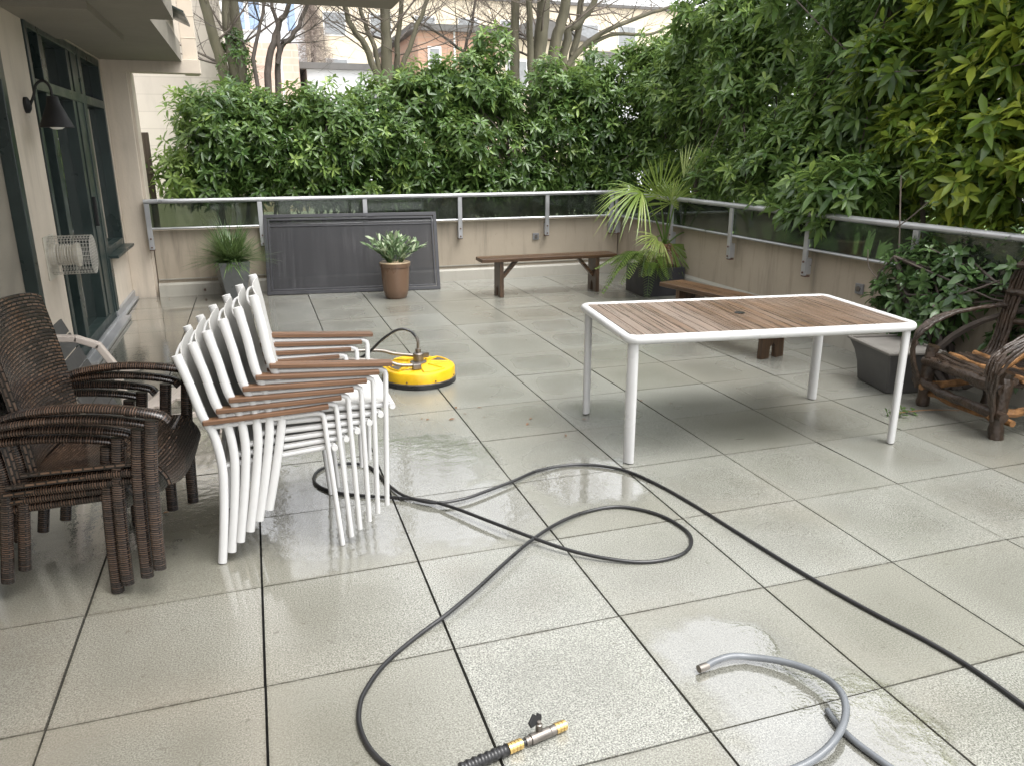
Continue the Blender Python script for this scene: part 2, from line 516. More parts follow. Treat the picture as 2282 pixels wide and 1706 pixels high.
def raw_mesh(name, V, F, tint, mat, parent=None, smooth=True):
    """fast path: V (n,3), F (m,4) quads with -1 for triangles' last corner dropped"""
    me = bpy.data.meshes.new(name)
    me.vertices.add(len(V))
    me.vertices.foreach_set('co', np.asarray(V, np.float32).ravel())
    cnt = np.where(F[:, 3] < 0, 3, 4)
    idx = F.ravel()
    idx = idx[idx >= 0]
    st = np.concatenate([[0], np.cumsum(cnt)[:-1]])
    me.loops.add(len(idx))
    me.loops.foreach_set('vertex_index', idx.astype(np.int32))
    me.polygons.add(len(F))
    me.polygons.foreach_set('loop_start', st.astype(np.int32))
    me.update(calc_edges=True)
    me.validate()
    at = me.attributes.new('tint', 'FLOAT', 'POINT')
    at.data.foreach_set('value', np.asarray(tint, np.float32))
    me.materials.append(mat)
    if smooth:
        me.shade_smooth()
    o = bpy.data.objects.new(name, me)
    COL.objects.link(o)
    if parent is not None:
        o.parent = parent
    return o

def thing(name, label, cat, loc=(0, 0, 0), rz=0., group=None):
    o = bpy.data.objects.new(name, None)
    o.empty_display_size = .1
    COL.objects.link(o)
    o.location = loc
    o.rotation_euler = (0, 0, rz)
    return tag(o, label, cat, group)

def tag(o, label, cat, group=None):
    o['label'], o['category'] = label, cat
    if group:
        o['group'] = group
    return o

def struct(o, kind='structure'):
    o['kind'] = kind
    return o

def dup(o, parent=None):
    c = o.copy()
    COL.objects.link(c)
    c.parent = parent
    for ch in list(o.children):
        dup(ch, c)
    return c

def spline(P, n=8):
    """Catmull-Rom through P (lists of 3)"""
    P = [Vector(p) for p in P]
    Q = [P[0] * 2 - P[1]] + P + [P[-1] * 2 - P[-2]]
    out = []
    for i in range(1, len(Q) - 2):
        a, b, c, d = Q[i - 1], Q[i], Q[i + 1], Q[i + 2]
        for k in range(n):
            t = k / n
            out.append(.5 * ((2 * b) + (c - a) * t + (2 * a - 5 * b + 4 * c - d) * t * t + (3 * b - a - 3 * c + d) * t ** 3))
    out.append(P[-1])
    return out

# ------------------------------------------------------------------ leaves (fast arrays)
def unit(a):
    return a / np.maximum(np.linalg.norm(a, axis=1, keepdims=True), 1e-9)

def leaves_mesh(base, d, nrm, L, Wd, droop, tint):
    """arrays of leaf base points, directions, normals, lengths, widths -> V, F, tint"""
    n = len(base)
    d = unit(d)
    nrm = unit(nrm - d * (nrm * d).sum(1, keepdims=True))
    s = np.cross(d, nrm)
    up = np.array([0, 0, 1.])
    def pt(t):
        return base + d * (L * t)[:, None] - up * (droop * L * t * t)[:, None]
    rows = [pt(0.)]
    for t, w in ((.3, .42), (.65, .5)):
        c = pt(t)
        rows += [c - s * (Wd * w)[:, None] + nrm * (Wd * .16)[:, None], c, c + s * (Wd * w)[:, None] + nrm * (Wd * .16)[:, None]]
    rows.append(pt(1.))
    V = np.stack(rows, 1).reshape(-1, 3)
    f = np.array([[0, 2, 1, -1], [0, 3, 2, -1], [1, 2, 5, 4], [2, 3, 6, 5], [4, 5, 7, -1], [5, 6, 7, -1]])
    off = (np.arange(n) * 8)[:, None, None]
    F = np.where(f[None] < 0, -1, f[None] + off).reshape(-1, 4)
    return V, F, np.repeat(tint, 8)

def rosettes(pos, axis, per, L, W, spread=(50, 100), droop=.25, tintf=None, jit=.25):
    n = len(pos)
    axis = unit(axis)
    N = n * per
    p = np.repeat(pos, per, 0)
    a = np.repeat(axis, per, 0)
    ref = np.where(np.abs(a[:, 2:3]) < .9, np.array([[0, 0, 1.]]), np.array([[1., 0, 0]]))
    e1 = unit(np.cross(a, ref))
    e2 = np.cross(a, e1)
    k = np.tile(np.arange(per), n)
    phi = k * 2.39996 + np.repeat(RNG.uniform(0, 6.28, n), per)
    frac = k / max(1, per - 1)
    th = np.radians(spread[0] + (spread[1] - spread[0]) * frac + RNG.normal(0, 9, N))
    rad = e1 * np.cos(phi)[:, None] + e2 * np.sin(phi)[:, None]
    d = a * np.cos(th)[:, None] + rad * np.sin(th)[:, None]
    LL = L * np.repeat(RNG.uniform(.78, 1.25, n), per) * RNG.uniform(1 - jit, 1 + jit, N) * (1 - .25 * (1 - frac))
    base = p - a * (frac * L * .45)[:, None]
    nrm = a * np.sin(th)[:, None] - rad * np.cos(th)[:, None] + RNG.normal(0, .25, (N, 3))
    t0 = np.repeat(tintf if tintf is not None else RNG.uniform(0, 1, n), per)
    tint = np.clip(t0 - .12 * frac + RNG.normal(0, .09, N), 0, 1)
    return leaves_mesh(base, d, nrm, LL, W * LL / L, droop * RNG.uniform(.3, 1.6, N), tint)

def blob_points(blobs, n, lo=.62):
    """points in the shells of a union of ellipsoids: blobs = (cx,cy,cz,rx,ry,rz)"""
    B = np.array(blobs, float)
    vol = (B[:, 3] * B[:, 4] * B[:, 5]) ** .75
    pick = RNG.choice(len(B), n, p=vol / vol.sum())
    d = unit(RNG.normal(0, 1, (n, 3)))
    rr = lo + (1 - lo) * RNG.uniform(0, 1, n) ** .7
    rr = rr * (1 + .10 * np.sin(7 * d[:, 0] + 3 * B[pick, 0]) * np.sin(6 * d[:, 2] + 2 * d[:, 1]))
    P = B[pick, :3] + d * rr[:, None] * B[pick, 3:]
    N = unit(d / B[pick, 3:])
    return P, N

def shrub(name, label, cat, base, blobs, n, mat, L=.122, W=.036, per=9, group=None, tint=(.15, .85), tips=.14, stems=5, loc_tint=None, zmin=None, lo=.45):
    base = np.array(base, float)
    root = thing(name, label, cat, tuple(base), 0, group)
    n = int(n * (2.1 if per == 9 else 1))
    P, N = blob_points(blobs, n, lo)
    if zmin is not None:
        k = P[:, 2] > zmin + RNG.uniform(-.04, .12, len(P))
        P, N = P[k], N[k]
    n = len(P)
    ax = N * .8 + np.array([0, 0, .55]) + RNG.normal(0, .35, (n, 3))
    t = RNG.uniform(tint[0], tint[1], n)
    t = np.where(RNG.uniform(0, 1, n) < tips, RNG.uniform(.75, 1, n), t)
    if loc_tint is not None:
        t = np.clip(t + loc_tint(P), 0, 1)
    V, F, T = rosettes(P - base, ax, per, L, W, tintf=t)
    raw_mesh('foliage', V, F, T, mat, root)
    st = MB()
    for k in range(stems):
        b = blobs[k % len(blobs)]
        q = np.array(b[:3]) + RNG.normal(0, .35, 3) * np.array(b[3:])
        s0 = base + np.array([RNG.uniform(-.2, .2), RNG.uniform(-.2, .2), 0])
        mid = (s0 + q) / 2 + RNG.normal(0, .08, 3)
        st.tube(spline([s0 - base, mid - base, q - base], 5), [.028] * 6 + [.02] * 4 + [.01], 6)
        for j in range(5):
            i = RNG.integers(0, n)
            st.tube([q - base, (P[i] + q) / 2 - base + RNG.normal(0, .05, 3), P[i] - base], [.009, .007, .004], 5)
    st.build('stems', M['barkdark'], root)
    return root
# ==================================================================== SETTING
T = .61
gx0, gx1, gy0, gy1 = -4, 8, -8, 14
pv = MB()
for i in range(gx0, gx1):
    for j in range(gy0, gy1):
        x0, x1, y0, y1 = i * T, (i + 1) * T, j * T, (j + 1) * T
        x0, x1, y1 = max(x0, -1.92), min(x1, 4.14), min(y1, 8.03)
        if x1 - x0 < .02 or y1 - y0 < .02:
            continue
        gx, gy = .0036 + random.uniform(-.0008, .0012), .0029 + random.uniform(-.0011, .0012)
        x0 += gx; x1 -= gx; y0 += gy; y1 -= gy
        z = random.uniform(-.0012, .0012)
        tx, ty = random.uniform(-.0022, .0022), random.uniform(-.0022, .0022)
        cx, cy, b, h = (x0 + x1) / 2, (y0 + y1) / 2, .0007, .04
        def Z(x, y):
            return z + tx * (x - cx) + ty * (y - cy)
        V = [(x, y, Z(x, y) - h) for x, y in ((x0, y0), (x1, y0), (x1, y1), (x0, y1))]
        V += [(x, y, Z(x, y)) for x, y in ((x0, y0), (x1, y0), (x1, y1), (x0, y1))]
        F = [(0, 1, 5, 4), (1, 2, 6, 5), (2, 3, 7, 6), (3, 0, 4, 7), (4, 5, 6, 7)]
        pv.add(V, F, tint=random.random())
struct(pv.build('patio_paving', M['paving'], smooth=0))
struct(MB().box((1.1, 1.6, -.06), (6.2, 13.2, .03)).build('paving_bed', M['bed'], smooth=0))
g = MB().box((0, 40, -.62), (400, 400, .5))
struct(g.build('ground', M['ground'], smooth=0))
lw = MB()
def lawn_z(u, v):
    x, y = -14 + 34 * u, 8.35 + 9 * v
    return (x, y, -.1 + .35 * math.exp(-((x + 1.2) / 1.3) ** 2) + .05 * math.sin(x * 2.1) * math.sin(y * 1.7))
lw.sheet(lawn_z, 60, 18)
struct(lw.build('lawn', M['lawn']))

# ---- the building the patio belongs to
bld = thing('apartment_building', 'beige rendered apartment building with dark green door and window frames beside the patio', 'building', (-1.9, 5, 0))
def bp(name, mb, mat, bevel=0., parent=None, smooth=0):
    """part of the building, coordinates given in world space"""
    o = mb.build(name, mat, parent or bld, smooth=smooth, bevel=bevel)
    o.location = (1.9, -5, 0) if parent is None else (0, 0, 0)
    return o
XW = -1.9
w = MB()
w.box((XW - .15, -1.2, 1.3), (.3, 6.0, 2.7))         # behind the camera
w.box((XW - .15, 2.8, 2.53), (.3, 2.0, .24))
w.box((XW - .15, 4.59, 1.25), (.3, .68, 2.6))         # strip with the lamp
w.box((XW - .15, 6.42, 2.58), (.3, 2.98, .16))
w.box((XW - .15, 7.36, .30), (.3, 1.09, .66))         # below the side window
w.box((XW - .15, 8.12, 1.25), (.3, .43, 2.6))
bp('wall', w, M['stucco'])
bp('pier', MB().box((-1.78, 8.20, 1.16), (.24, .30, 2.5)).box((-1.645, 8.22, 1.16), (.035, .28, 2.5)), M['stucco'], .006)
s = MB()
s.box((-1.5, 6.565, 2.62), (.80, 2.97, .2))
s.box((-1.43, -.2, 2.67), (.98, 10.56, .3))
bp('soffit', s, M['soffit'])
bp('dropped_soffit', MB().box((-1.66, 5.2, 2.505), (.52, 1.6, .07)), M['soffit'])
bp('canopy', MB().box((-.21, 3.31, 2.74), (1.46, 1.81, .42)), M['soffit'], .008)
bp('upper_wall', MB().box((-1.28, 6.66, 4.22), (.36, 3.1, 3.0)), M['stucco'])
bp('beam', MB().box((-1.41, 8.13, 2.475), (.98, .17, .14)), M['stucco'], .004)
bp('pillar', MB().box((-1.02, 8.30, 3.6), (.15, .17, 2.39)).box((-1.02, 8.30, 2.78), (.158, .178, .012)).box((-1.02, 8.30, 3.0), (.158, .178, .012)), M['stucco'], .004)
bp('awning', MB().box((-1.02, 7.0, 2.83), (.16, .9, .015), Matrix.Rotation(R(25), 3, 'Y')).box((-1.02, 6.0, 3.03), (.16, .9, .015), Matrix.Rotation(R(25), 3, 'Y')), M['green'])
bp('base_flashing', MB().box((XW + .012, 7.4, .045), (.03, 1.25, .09)).box((XW + .03, 7.4, .012), (.06, 1.25, .02)), M['alu'], .004)

def opening(name, y0, y1, z0, z1, mull_y, mull_z, fw=.07, sill=False, pane_mats=None):
    p = bp(name, MB().box((XW - .05, y0 + fw / 2, (z0 + z1) / 2), (.12, fw, z1 - z0)).box((XW - .05, y1 - fw / 2, (z0 + z1) / 2), (.12, fw, z1 - z0))
           .box((XW - .05, (y0 + y1) / 2, z0 + fw / 2), (.116, y1 - y0 - 2 * fw, fw)).box((XW - .05, (y0 + y1) / 2, z1 - fw / 2), (.116, y1 - y0 - 2 * fw, fw)), M['green'], .004)
    fr = MB()
    for (y, wd) in mull_y:
        fr.box((XW - .045, y, (z0 + z1) / 2), (.09, wd, z1 - z0 - 2 * fw))
    for (z, ya, yb) in mull_z:
        fr.box((XW - .043, (ya + yb) / 2, z), (.11, yb - ya, .075))
    bp('mullion', fr, M['green'], .003, p)
    return p
d1 = opening('door', 4.95, 6.82, .02, 2.5, ((5.42, .13), (6.36, .10), (6.62, .26)), ((2.06, 5.02, 6.75), (.09, 5.02, 6.5)))
bp('pane', MB().box((XW - .085, 5.89, 1.25), (.012, 1.76, 2.38)), M['pane'], 0, d1)
bp('handle', MB().box((XW + .03, 6.40, 1.08), (.03, .03, .26)), M['blackmetal'], .006, d1)
bp('sill', MB().box((XW + .055, 5.88, .02), (.15, 1.9, .028)).box((XW + .125, 5.88, .035), (.02, 1.9, .012)).box((XW + .04, 5.88, .04), (.02, 1.86, .02)), M['alu'], .003, d1)
w1 = opening('window', 6.82, 7.905, .63, 2.5, (), ((2.06, 6.89, 7.835),))
bp('pane', MB().box((XW - .085, 7.36, 1.56), (.012, .96, 1.76)), M['pane'], 0, w1)
bp('blind', MB().box((XW - .075, 7.24, 1.37), (.004, .42, 1.26)), M['curtain'], 0, w1)
bp('sill', MB().box((XW + .03, 7.365, .615), (.14, 1.12, .03)), M['green'], .004, w1)
bp('trim', MB().box((XW + .012, 6.84, .33), (.024, .12, .56)), M['green'], .003, w1)
d2 = opening('door', 1.8, 4.25, .02, 2.41, ((3.0, .1),), ((2.06, 1.87, 4.18),), .10)
bp('pane', MB().box((XW - .085, 3.02, 1.2), (.012, 2.26, 2.3)), M['pane'], 0, d2)
bp('blind', MB().box((XW - .07, 3.72, 1.05), (.004, .85, 1.9)), M['curtain'], 0, d2)

# ---- wall lamp, caged vent
lm = thing('wall_lamp', 'black barn style wall lamp with conical shade beside the green door', 'lamp', (-1.9, 4.66, 1.9))
MB().lathe([(.005, .0), (.052, .0), (.052, .02), (.03, .034), (.006, .036)], 24, axis='x').build('wall_plate', M['blackmetal'], lm)
MB().tube(spline([(.03, 0, .0), (.06, 0, .06), (.085, 0, .13), (.13, 0, .155), (.165, 0, .12), (.17, 0, .04)], 8), .009, 10).build('arm', M['blackmetal'], lm)
MB().lathe([(.012, .06), (.035, .058), (.04, .02), (.045, .005), (.105, -.135), (.105, -.142), (.10, -.138), (.042, 0.), (.012, .01)], 32, (.17, 0, 0)).build('shade', M['blackmetal'], lm)
MB().lathe([(.002, -.155), (.03, -.152), (.052, -.135), (.05, -.10), (.02, -.06)], 20, (.17, 0, 0)).build('bulb', M['bulb'], lm)
vt = thing('caged_vent', 'round dryer vent pipe under a wire cage on the wall by the green door', 'vent', (-1.9, 4.64, .9))
cg = MB()
CR, CL = .135, .275
for k in range(17):
    a = R(-100 + 200 * k / 16)
    p = (math.sin(a) * CR, math.cos(a) * CR)
    cg.tube([(.0, p[0], p[1]), (CL, p[0], p[1])], .0016, 5)
for k in range(15):
    x = CL * k / 14
    cg.tube([(x, math.sin(R(q)) * CR, math.cos(R(q)) * CR) for q in range(-180, 181, 15)], .0016, 5)
for k in range(-6, 7):
    y = k * .02
    h = math.sqrt(max(0, CR * CR - y * y))
    cg.tube([(CL, y, -h), (CL, y, h)], .0016, 5)
    cg.tube([(CL, -h, y), (CL, h, y)], .0016, 5)
for k in range(9):
    a = 2 * math.pi * k / 20 + 1.9
    cg.tube([(.0, math.sin(a) * CR, math.cos(a) * CR), (CL, math.sin(a) * CR, math.cos(a) * CR)], .0016, 5)
cg.build('wire_cage', M['wire'], vt)
MB().lathe([(.085, 0), (.085, .04), (.062, .05)] + [(.062 + .012 * (k % 2), .05 + .008 * k) for k in range(1, 14)] + [(.072, .165), (.085, .17), (.085, .185), (.03, .192), (.001, .192)], 28, axis='x').build('vent_pipe', M['vent'], vt)
MB().box((.004, 0, -.01), (.008, .30, .30)).build('wall_plate', M['vent'], vt, smooth=0, bevel=.003)

# ---- parapets and railings
pb = MB().box((1.26, 8.16, .30), (5.76, .2, .88))
pb = tag(pb.build('parapet_wall', M['parapet'], smooth=0, bevel=.006), 'low beige concrete parapet wall along the far end of the patio', 'wall')
MB().prism([(8.058, -.02), (8.005, -.02), (8.03, .125), (8.058, .15)], 'x', -1.62, 4.13).box((-1.05, 8.02, .10), (.004, .03, .19)).build('base_flashing', M['flash'], pb, smooth=0)
MB().box((1.26, 8.052, .19), (5.74, .012, .012)).build('cap_strip', M['flash'], pb, smooth=0)
hl = MB().tube([(-1.13, 8.008, .06), (-1.13, 7.985, .058)], .014, 10).tube([(-.93, 8.012, .075), (-.915, 7.98, .05)], .012, 10)
hl.build('drain_stub', M['rust'], pb)
pr_ = MB().box((4.25, 1.7, .30), (.2, 13.1, .88))
pr_ = tag(pr_.build('parapet_wall', M['parapet'], smooth=0, bevel=.006), 'low beige concrete parapet wall behind the table along the right side', 'wall')
MB().prism([(4.152, -.02), (4.09, -.02), (4.12, .20), (4.152, .23)], 'y', -4.8, 8.0).build('base_flashing', M['flash'], pr_, smooth=0)

def railing(label, p0, p1, posts, inward, hook=None):
    root = thing('railing', label, 'railing')
    p0, p1 = Vector(p0), Vector(p1)
    d = (p1 - p0).normalized()
    inn = Vector(inward)
    MB().tube([p0 + Vector((0, 0, 1.065)), p1 + Vector((0, 0, 1.065))], .034, 14, ry=.026, up=(0, 0, 1)).build('handrail', M['alu'], root)
    MB().tube([p0 + Vector((0, 0, .768)), p1 + Vector((0, 0, .768))], .017, 10, ry=.013, up=(0, 0, 1)).build('bottom_rail', M['alu'], root)
    L = (p1 - p0).length
    ang = math.atan2(d.y, d.x)
    for s in posts:
        c = p0 + d * s
        pz = MB().box(c + inn * .02 + Vector((0, 0, .79)), (.052, .022, .50), ang)
        po = pz.build('post', M['alu'], root, smooth=0, bevel=.002)
        bb = MB().box(c - inn * .012 + Vector((0, 0, .62)), (.052, .042, .14), ang)
        bb.build('bracket', M['alu'], po, smooth=0, bevel=.003)
        for z in (.565, .66):
            MB().tube([c + inn * .030 + Vector((0, 0, z)), c + inn * .039 + Vector((0, 0, z))], .010, 8).build('bolt', M['rust'], po)
        MB().box(c + inn * .0 + Vector((0, 0, .535)), (.055, .05, .014), ang).build('foot_plate', M['rust'], po)
    ss = list(posts)
    for a, b in zip(ss[:-1], ss[1:]):
        m = p0 + d * ((a + b) / 2)
        MB().box(m + Vector((0, 0, .91)), (b - a - .05, .008, .262), ang).build('glass_panel', M['glass'], root, smooth=0)
    return root
railing('grey metal railing with smoked glass along the far parapet', (-1.66, 8.0, 0), (4.06, 8.0, 0), (.03, 1.22, 2.42, 3.59, 4.75, 5.66), (0, -1, 0))
railing('grey metal railing with smoked glass along the right parapet under the hedge', (4.06, 7.97, 0), (4.06, -1.2, 0), (.06, 1.52, 2.71, 3.88, 5.06, 6.26, 7.46, 8.6), (-1, 0, 0))

def step_light(loc, rz, label):
    r = thing('step_light', label, 'light', loc, rz, 'square step lights on the parapets')
    MB().box((0, -.008, 0), (.085, .018, .085)).build('plate', M['plate'], r, smooth=0, bevel=.004)
    MB().lathe([(.001, .03), (.022, .03), (.022, .0)], 16).build('lens', M['steel'], r).rotation_euler = (R(90), 0, 0)
    return r
step_light((2.96, 8.058, .52), 0, 'small square grey step light on the far parapet above the bench')
step_light((-.12, 8.058, .54), 0, 'small square grey step light seen through the leaning screen')
step_light((4.148, 3.51, .51), R(-90), 'small square grey step light on the right parapet behind the table')

# ==================================================================== BEYOND THE PARAPET: buildings, trees, hedges
def far_building(label, x0, x1, y0, y1, z1, mat, wins=(), roof=None, wmat='greywin', trims=()):
    r = thing('building', label, 'building', ((x0 + x1) / 2, y0, -.4))
    cx = (x0 + x1) / 2
    MB().box((0, (y1 - y0) / 2, (z1 + .4) / 2), (x1 - x0, y1 - y0, z1 + .4)).build('wall', M[mat], r, smooth=0)
    if roof == 'flat':
        MB().box((0, (y1 - y0) / 2, z1 + .4 + .1), (x1 - x0 + .5, y1 - y0 + .5, .2)).build('roof', M['roofgrey'], r, smooth=0)
    elif roof == 'gable':
        h = (x1 - x0) / 2
        MB().prism([(-h - .3, z1 + .4), (h + .3, z1 + .4), (0, z1 + .4 + h * .45)], 'y', -.3, y1 - y0).build('roof', M['roofgrey'], r, smooth=0)
    for (wx, wz, ww, wh) in wins:
        f = MB().box((wx - cx, -.03, wz + .4), (ww + .16, .08, wh + .16)).build('window', M['whitetrim'], r, smooth=0)
        MB().box((wx - cx, -.075, wz + .4), (ww, .03, wh)).build('pane', M[wmat], f, smooth=0)
    for (tx, tz, tw, th) in trims:
        MB().box((tx - cx, -.02, tz + .4), (tw, .06, th)).build('trim', M['whitetrim'], r, smooth=0)
    return r
far_building('pale board marked concrete building behind the left end of the hedge', -8, -.75, 12.6, 22, 4.1, 'conc')
far_building('pink block building with white pipes and a blue window behind the left trees', -2.1, 1.3, 26, 36, 4.85, 'pink', (), None, 'bluewin', ((-1.4, 2.5, .05, 4.4), (-.9, 2.5, .05, 4.4), (.75, 2.5, .05, 4.4)))
far_building('tall grey building with bright blue windows far behind the left trees', -1.6, 2.6, 40, 50, 13.5, 'greybld', ((-.35, 7.7, .5, 1.3), (.35, 7.7, .5, 1.3), (-.35, 5.9, .5, 1.0), (.35, 5.9, .5, 1.0), (-.35, 9.8, .5, 1.3), (.35, 9.8, .5, 1.3), (2.0, 7.7, .4, 1.3)), 'flat', 'bluewin')
far_building('low white panelled shed seen over the hedge in the middle', 1.6, 4.6, 27, 33, 4.2, 'whitebld', ((3.9, 3.2, .5, .5),), 'flat')
far_building('terracotta brick house with grey roof behind the middle trees', 5.2, 7.7, 26, 34, 5.4, 'terra', ((5.75, 4.4, .3, .9),), 'flat', 'greywin', ((6.45, 3., .06, 5.0),))
far_building('cream rendered house with a gable roof behind the right trees', 8.2, 11.6, 27, 37, 5.4, 'cream', ((9.0, 4.2, .7, .9), (10.9, 4.0, .5, .8)), 'gable')
far_building('long grey and white building with small windows at the far right', 11.9, 24, 28, 40, 5.0, 'greybld', ((12.9, 4.2, .7, .9), (14.6, 4.2, .7, .9), (16.2, 4.0, .8, .8)), 'flat')
far_building('wide pale apartment block at the far back', 4, 34, 58, 70, 12, 'cream', tuple((6 + 3.2 * i, 4 + 3 * j, 1.4, 1.4) for i in range(8) for j in range(3)), 'flat')

def branchy(mb, p, d, L, r, depth, seed):
    rg = random.Random(seed)
    p, d = Vector(p), Vector(d).normalized()
    pts, rad = [p.copy()], [r]
    n = 5
    for i in range(n):
        d = (d + Vector((rg.gauss(0, .13), rg.gauss(0, .13), rg.gauss(.05, .10)))).normalized()
        p = p + d * (L / n)
        pts.append(p.copy())
        rad.append(r * (1 - .75 * (i + 1) / n))
    mb.tube(pts, rad, 6 if r > .03 else 4, caps=False)
    if depth > 0:
        k = rg.randint(4, 6) if depth > 1 else rg.randint(4, 7)
        for j in range(k):
            i = rg.randint(1, n)
            dd = (pts[i] - pts[i - 1]).normalized()
            side = Vector((rg.gauss(0, 1), rg.gauss(0, 1), rg.gauss(.2, .6))).normalized()
            branchy(mb, pts[i], dd * .7 + side * .75, L * rg.uniform(.35, .6), max(.0028, rad[i] * .5), depth - 1, rg.random())

def bare_tree(label, base, limbs, mat='bark', seed=1, ivy=None):
    """limbs: list of (points, r0, r1); side branches grow along each"""
    r = thing('bare_tree', label, 'tree', base, 0, None)
    b = Vector(base)
    tr, br = MB(), MB()
    for li, (pts, r0, r1) in enumerate(limbs):
        sp = spline([Vector(p) - b for p in pts], 6)
        m = len(sp)
        rad = [.82 * (r0 + (r1 - r0) * i / (m - 1)) for i in range(m)]
        rg0 = random.Random(seed * 31 + li)
        sp = [q + Vector((rg0.gauss(0, .012), rg0.gauss(0, .012), 0)) for q in sp]
        tr.tube(sp, rad, 10)
        rg = random.Random(seed * 7 + li)
        for j in range(8):
            i = rg.randint(m // 3, m - 1)
            a = rg.uniform(0, 6.28)
            branchy(br, sp[i], (math.cos(a), math.sin(a) * .8, rg.uniform(.0, .9)), rg.uniform(.9, 2.1), max(.009, min(.022, rad[i] * .24)), 2, seed * 100 + li * 10 + j)
    tr.build('trunk', M[mat], r)
    br.build('branches', M['twig'] if mat == 'bark' else M['barkdark'], r, smooth=0)
    if ivy:
        P, N = blob_points(ivy, 260, .7)
        V, F, Tn = rosettes(P - np.array(base), N + RNG.normal(0, .4, N.shape), 5, .07, .03, tintf=RNG.uniform(0, .6, len(P)))
        raw_mesh('ivy', V, F, Tn, M['leaf'], r)
    return r
G = -.35
bare_tree('bare tree with two thick mossy trunks, the nearest to the building', (-.6, 12, G),
          [([(-.72, 12, G), (-.68, 12, 1.6), (-.75, 12, 2.7), (-.95, 11.9, 3.8), (-1.2, 11.7, 6)], .15, .07),
           ([(-.50, 12.1, G), (-.49, 12.1, 2.7), (-.53, 12.2, 3.8), (-.6, 12.3, 7)], .17, .09),
           ([(-.45, 12.1, 1.4), (-.62, 12, 3.0), (-.62, 12.0, 4.2), (-.5, 12, 6)], .10, .05)], 'bark', 3,
          [(-.55, 12, 2.9, .28, .25, .5), (-.65, 12, 2.4, .25, .25, .3)])
bare_tree('bare tree with several thin dark forked stems behind the left hedge', (.0, 12, G),
          [([(-.05, 12, G), (-.12, 12, 2.5), (.10, 12, 3.4), (.30, 11.9, 3.75), (.7, 11.8, 5)], .085, .03),
           ([(.08, 12, 2.9), (.10, 12, 3.4), (.02, 12, 4.2), (.1, 12, 6)], .05, .02),
           ([(.0, 12.1, G), (.06, 12.1, 2.8), (.30, 12, 3.3), (.56, 12, 3.75), (.9, 12, 5)], .07, .025),
           ([(-.1, 11.9, 1.5), (-.3, 11.9, 2.8), (-.12, 11.9, 3.6), (-.05, 11.9, 4.6)], .05, .02)], 'barkdark', 5)
bare_tree('bare tree with smooth mossy trunk rising left of the middle', (1.75, 12, G),
          [([(1.78, 12, G), (1.76, 12, 2.9), (1.80, 12, 3.8), (1.7, 12, 6.5)], .13, .08),
           ([(1.75, 12, 2.2), (1.5, 12, 3.1), (1.15, 11.9, 3.7), (.9, 11.8, 5)], .08, .035),
           ([(1.75, 12, 2.4), (1.62, 12, 3.1), (1.42, 12, 3.7), (1.3, 12, 5)], .06, .03),
           ([(1.85, 12, 2.2), (2.15, 12, 3.2), (2.5, 12, 4.0), (2.9, 12, 5.5)], .06, .03),
           ([(1.85, 12.1, 2.0), (2.0, 12.2, 3.3), (2.15, 12.2, 4.2)], .07, .04)], 'bark', 8)
bare_tree('large bare tree with thick mossy trunks rising behind the middle of the hedge', (4.4, 12, G),
          [([(4.05, 12, G), (4.0, 12, 2.6), (3.98, 12, 4.1), (3.9, 12, 7)], .11, .07),
           ([(4.35, 12, G), (4.40, 12, 2.8), (4.5, 12, 4.0), (4.6, 12, 7)], .18, .11),
           ([(4.45, 12.1, .6), (4.74, 12.1, 3.2), (4.95, 12.1, 4.1), (5.3, 12, 7)], .14, .09),
           ([(4.30, 11.9, 1.8), (4.22, 11.9, 3.2), (4.18, 11.8, 4.1), (4.1, 11.8, 6)], .08, .05)], 'bark', 12)
bare_tree('spreading bare tree whose long thin branches sweep right above the hedge', (5.2, 12.2, G),
          [([(5.0, 12.2, G), (4.98, 12.2, 3.2), (5.25, 12.2, 3.75), (5.55, 12.2, 4.2), (6, 12, 6)], .11, .05),
           ([(5.0, 12.2, 3.0), (5.5, 12.1, 3.5), (6.3, 12, 3.85), (7.1, 12, 4.1)], .07, .03),
           ([(5.1, 12.2, 3.2), (5.8, 12.1, 3.55), (6.6, 12, 3.6), (7.3, 12, 4.0)], .05, .02),
           ([(5.0, 12.2, 2.6), (5.3, 12.3, 3.9), (5.35, 12.3, 5)], .09, .05)], 'bark', 17)
bare_tree('thin bare tree with crossing branches in front of the terracotta house', (2.9, 12.5, G),
          [([(2.9, 12.5, G), (2.95, 12.5, 2.6), (3.25, 12.5, 3.3), (3.45, 12.5, 4.1)], .05, .025),
           ([(3.7, 12.5, G), (3.7, 12.5, 2.7), (3.1, 12.5, 3.3), (2.3, 12.5, 3.75)], .05, .02)], 'barkdark', 21)
lt = thing('larch_tree', 'tall brown leafless conifer far behind the left trees', 'tree', (2.2, 31, -.4))
MB().tube([(0, 0, 0), (0, 0, 7.2)], [.25, .05], 8).build('trunk', M['barkdark'], lt)
n_ = 2600
h_ = RNG.uniform(0, 1, n_) ** .8
a_ = RNG.uniform(0, 6.28, n_)
rr_ = (1 - h_) * 2.3 * RNG.uniform(.15, 1, n_) + .08
P_ = np.stack([np.cos(a_) * rr_, np.sin(a_) * rr_, 1.5 + h_ * 5.7], 1)
V_, F_, T_ = rosettes(P_, np.stack([np.cos(a_), np.sin(a_), .2 + 0 * a_], 1), 4, .34, .011, (20, 80), .2)
raw_mesh('crown', V_, F_, T_, M['conifer'], lt)

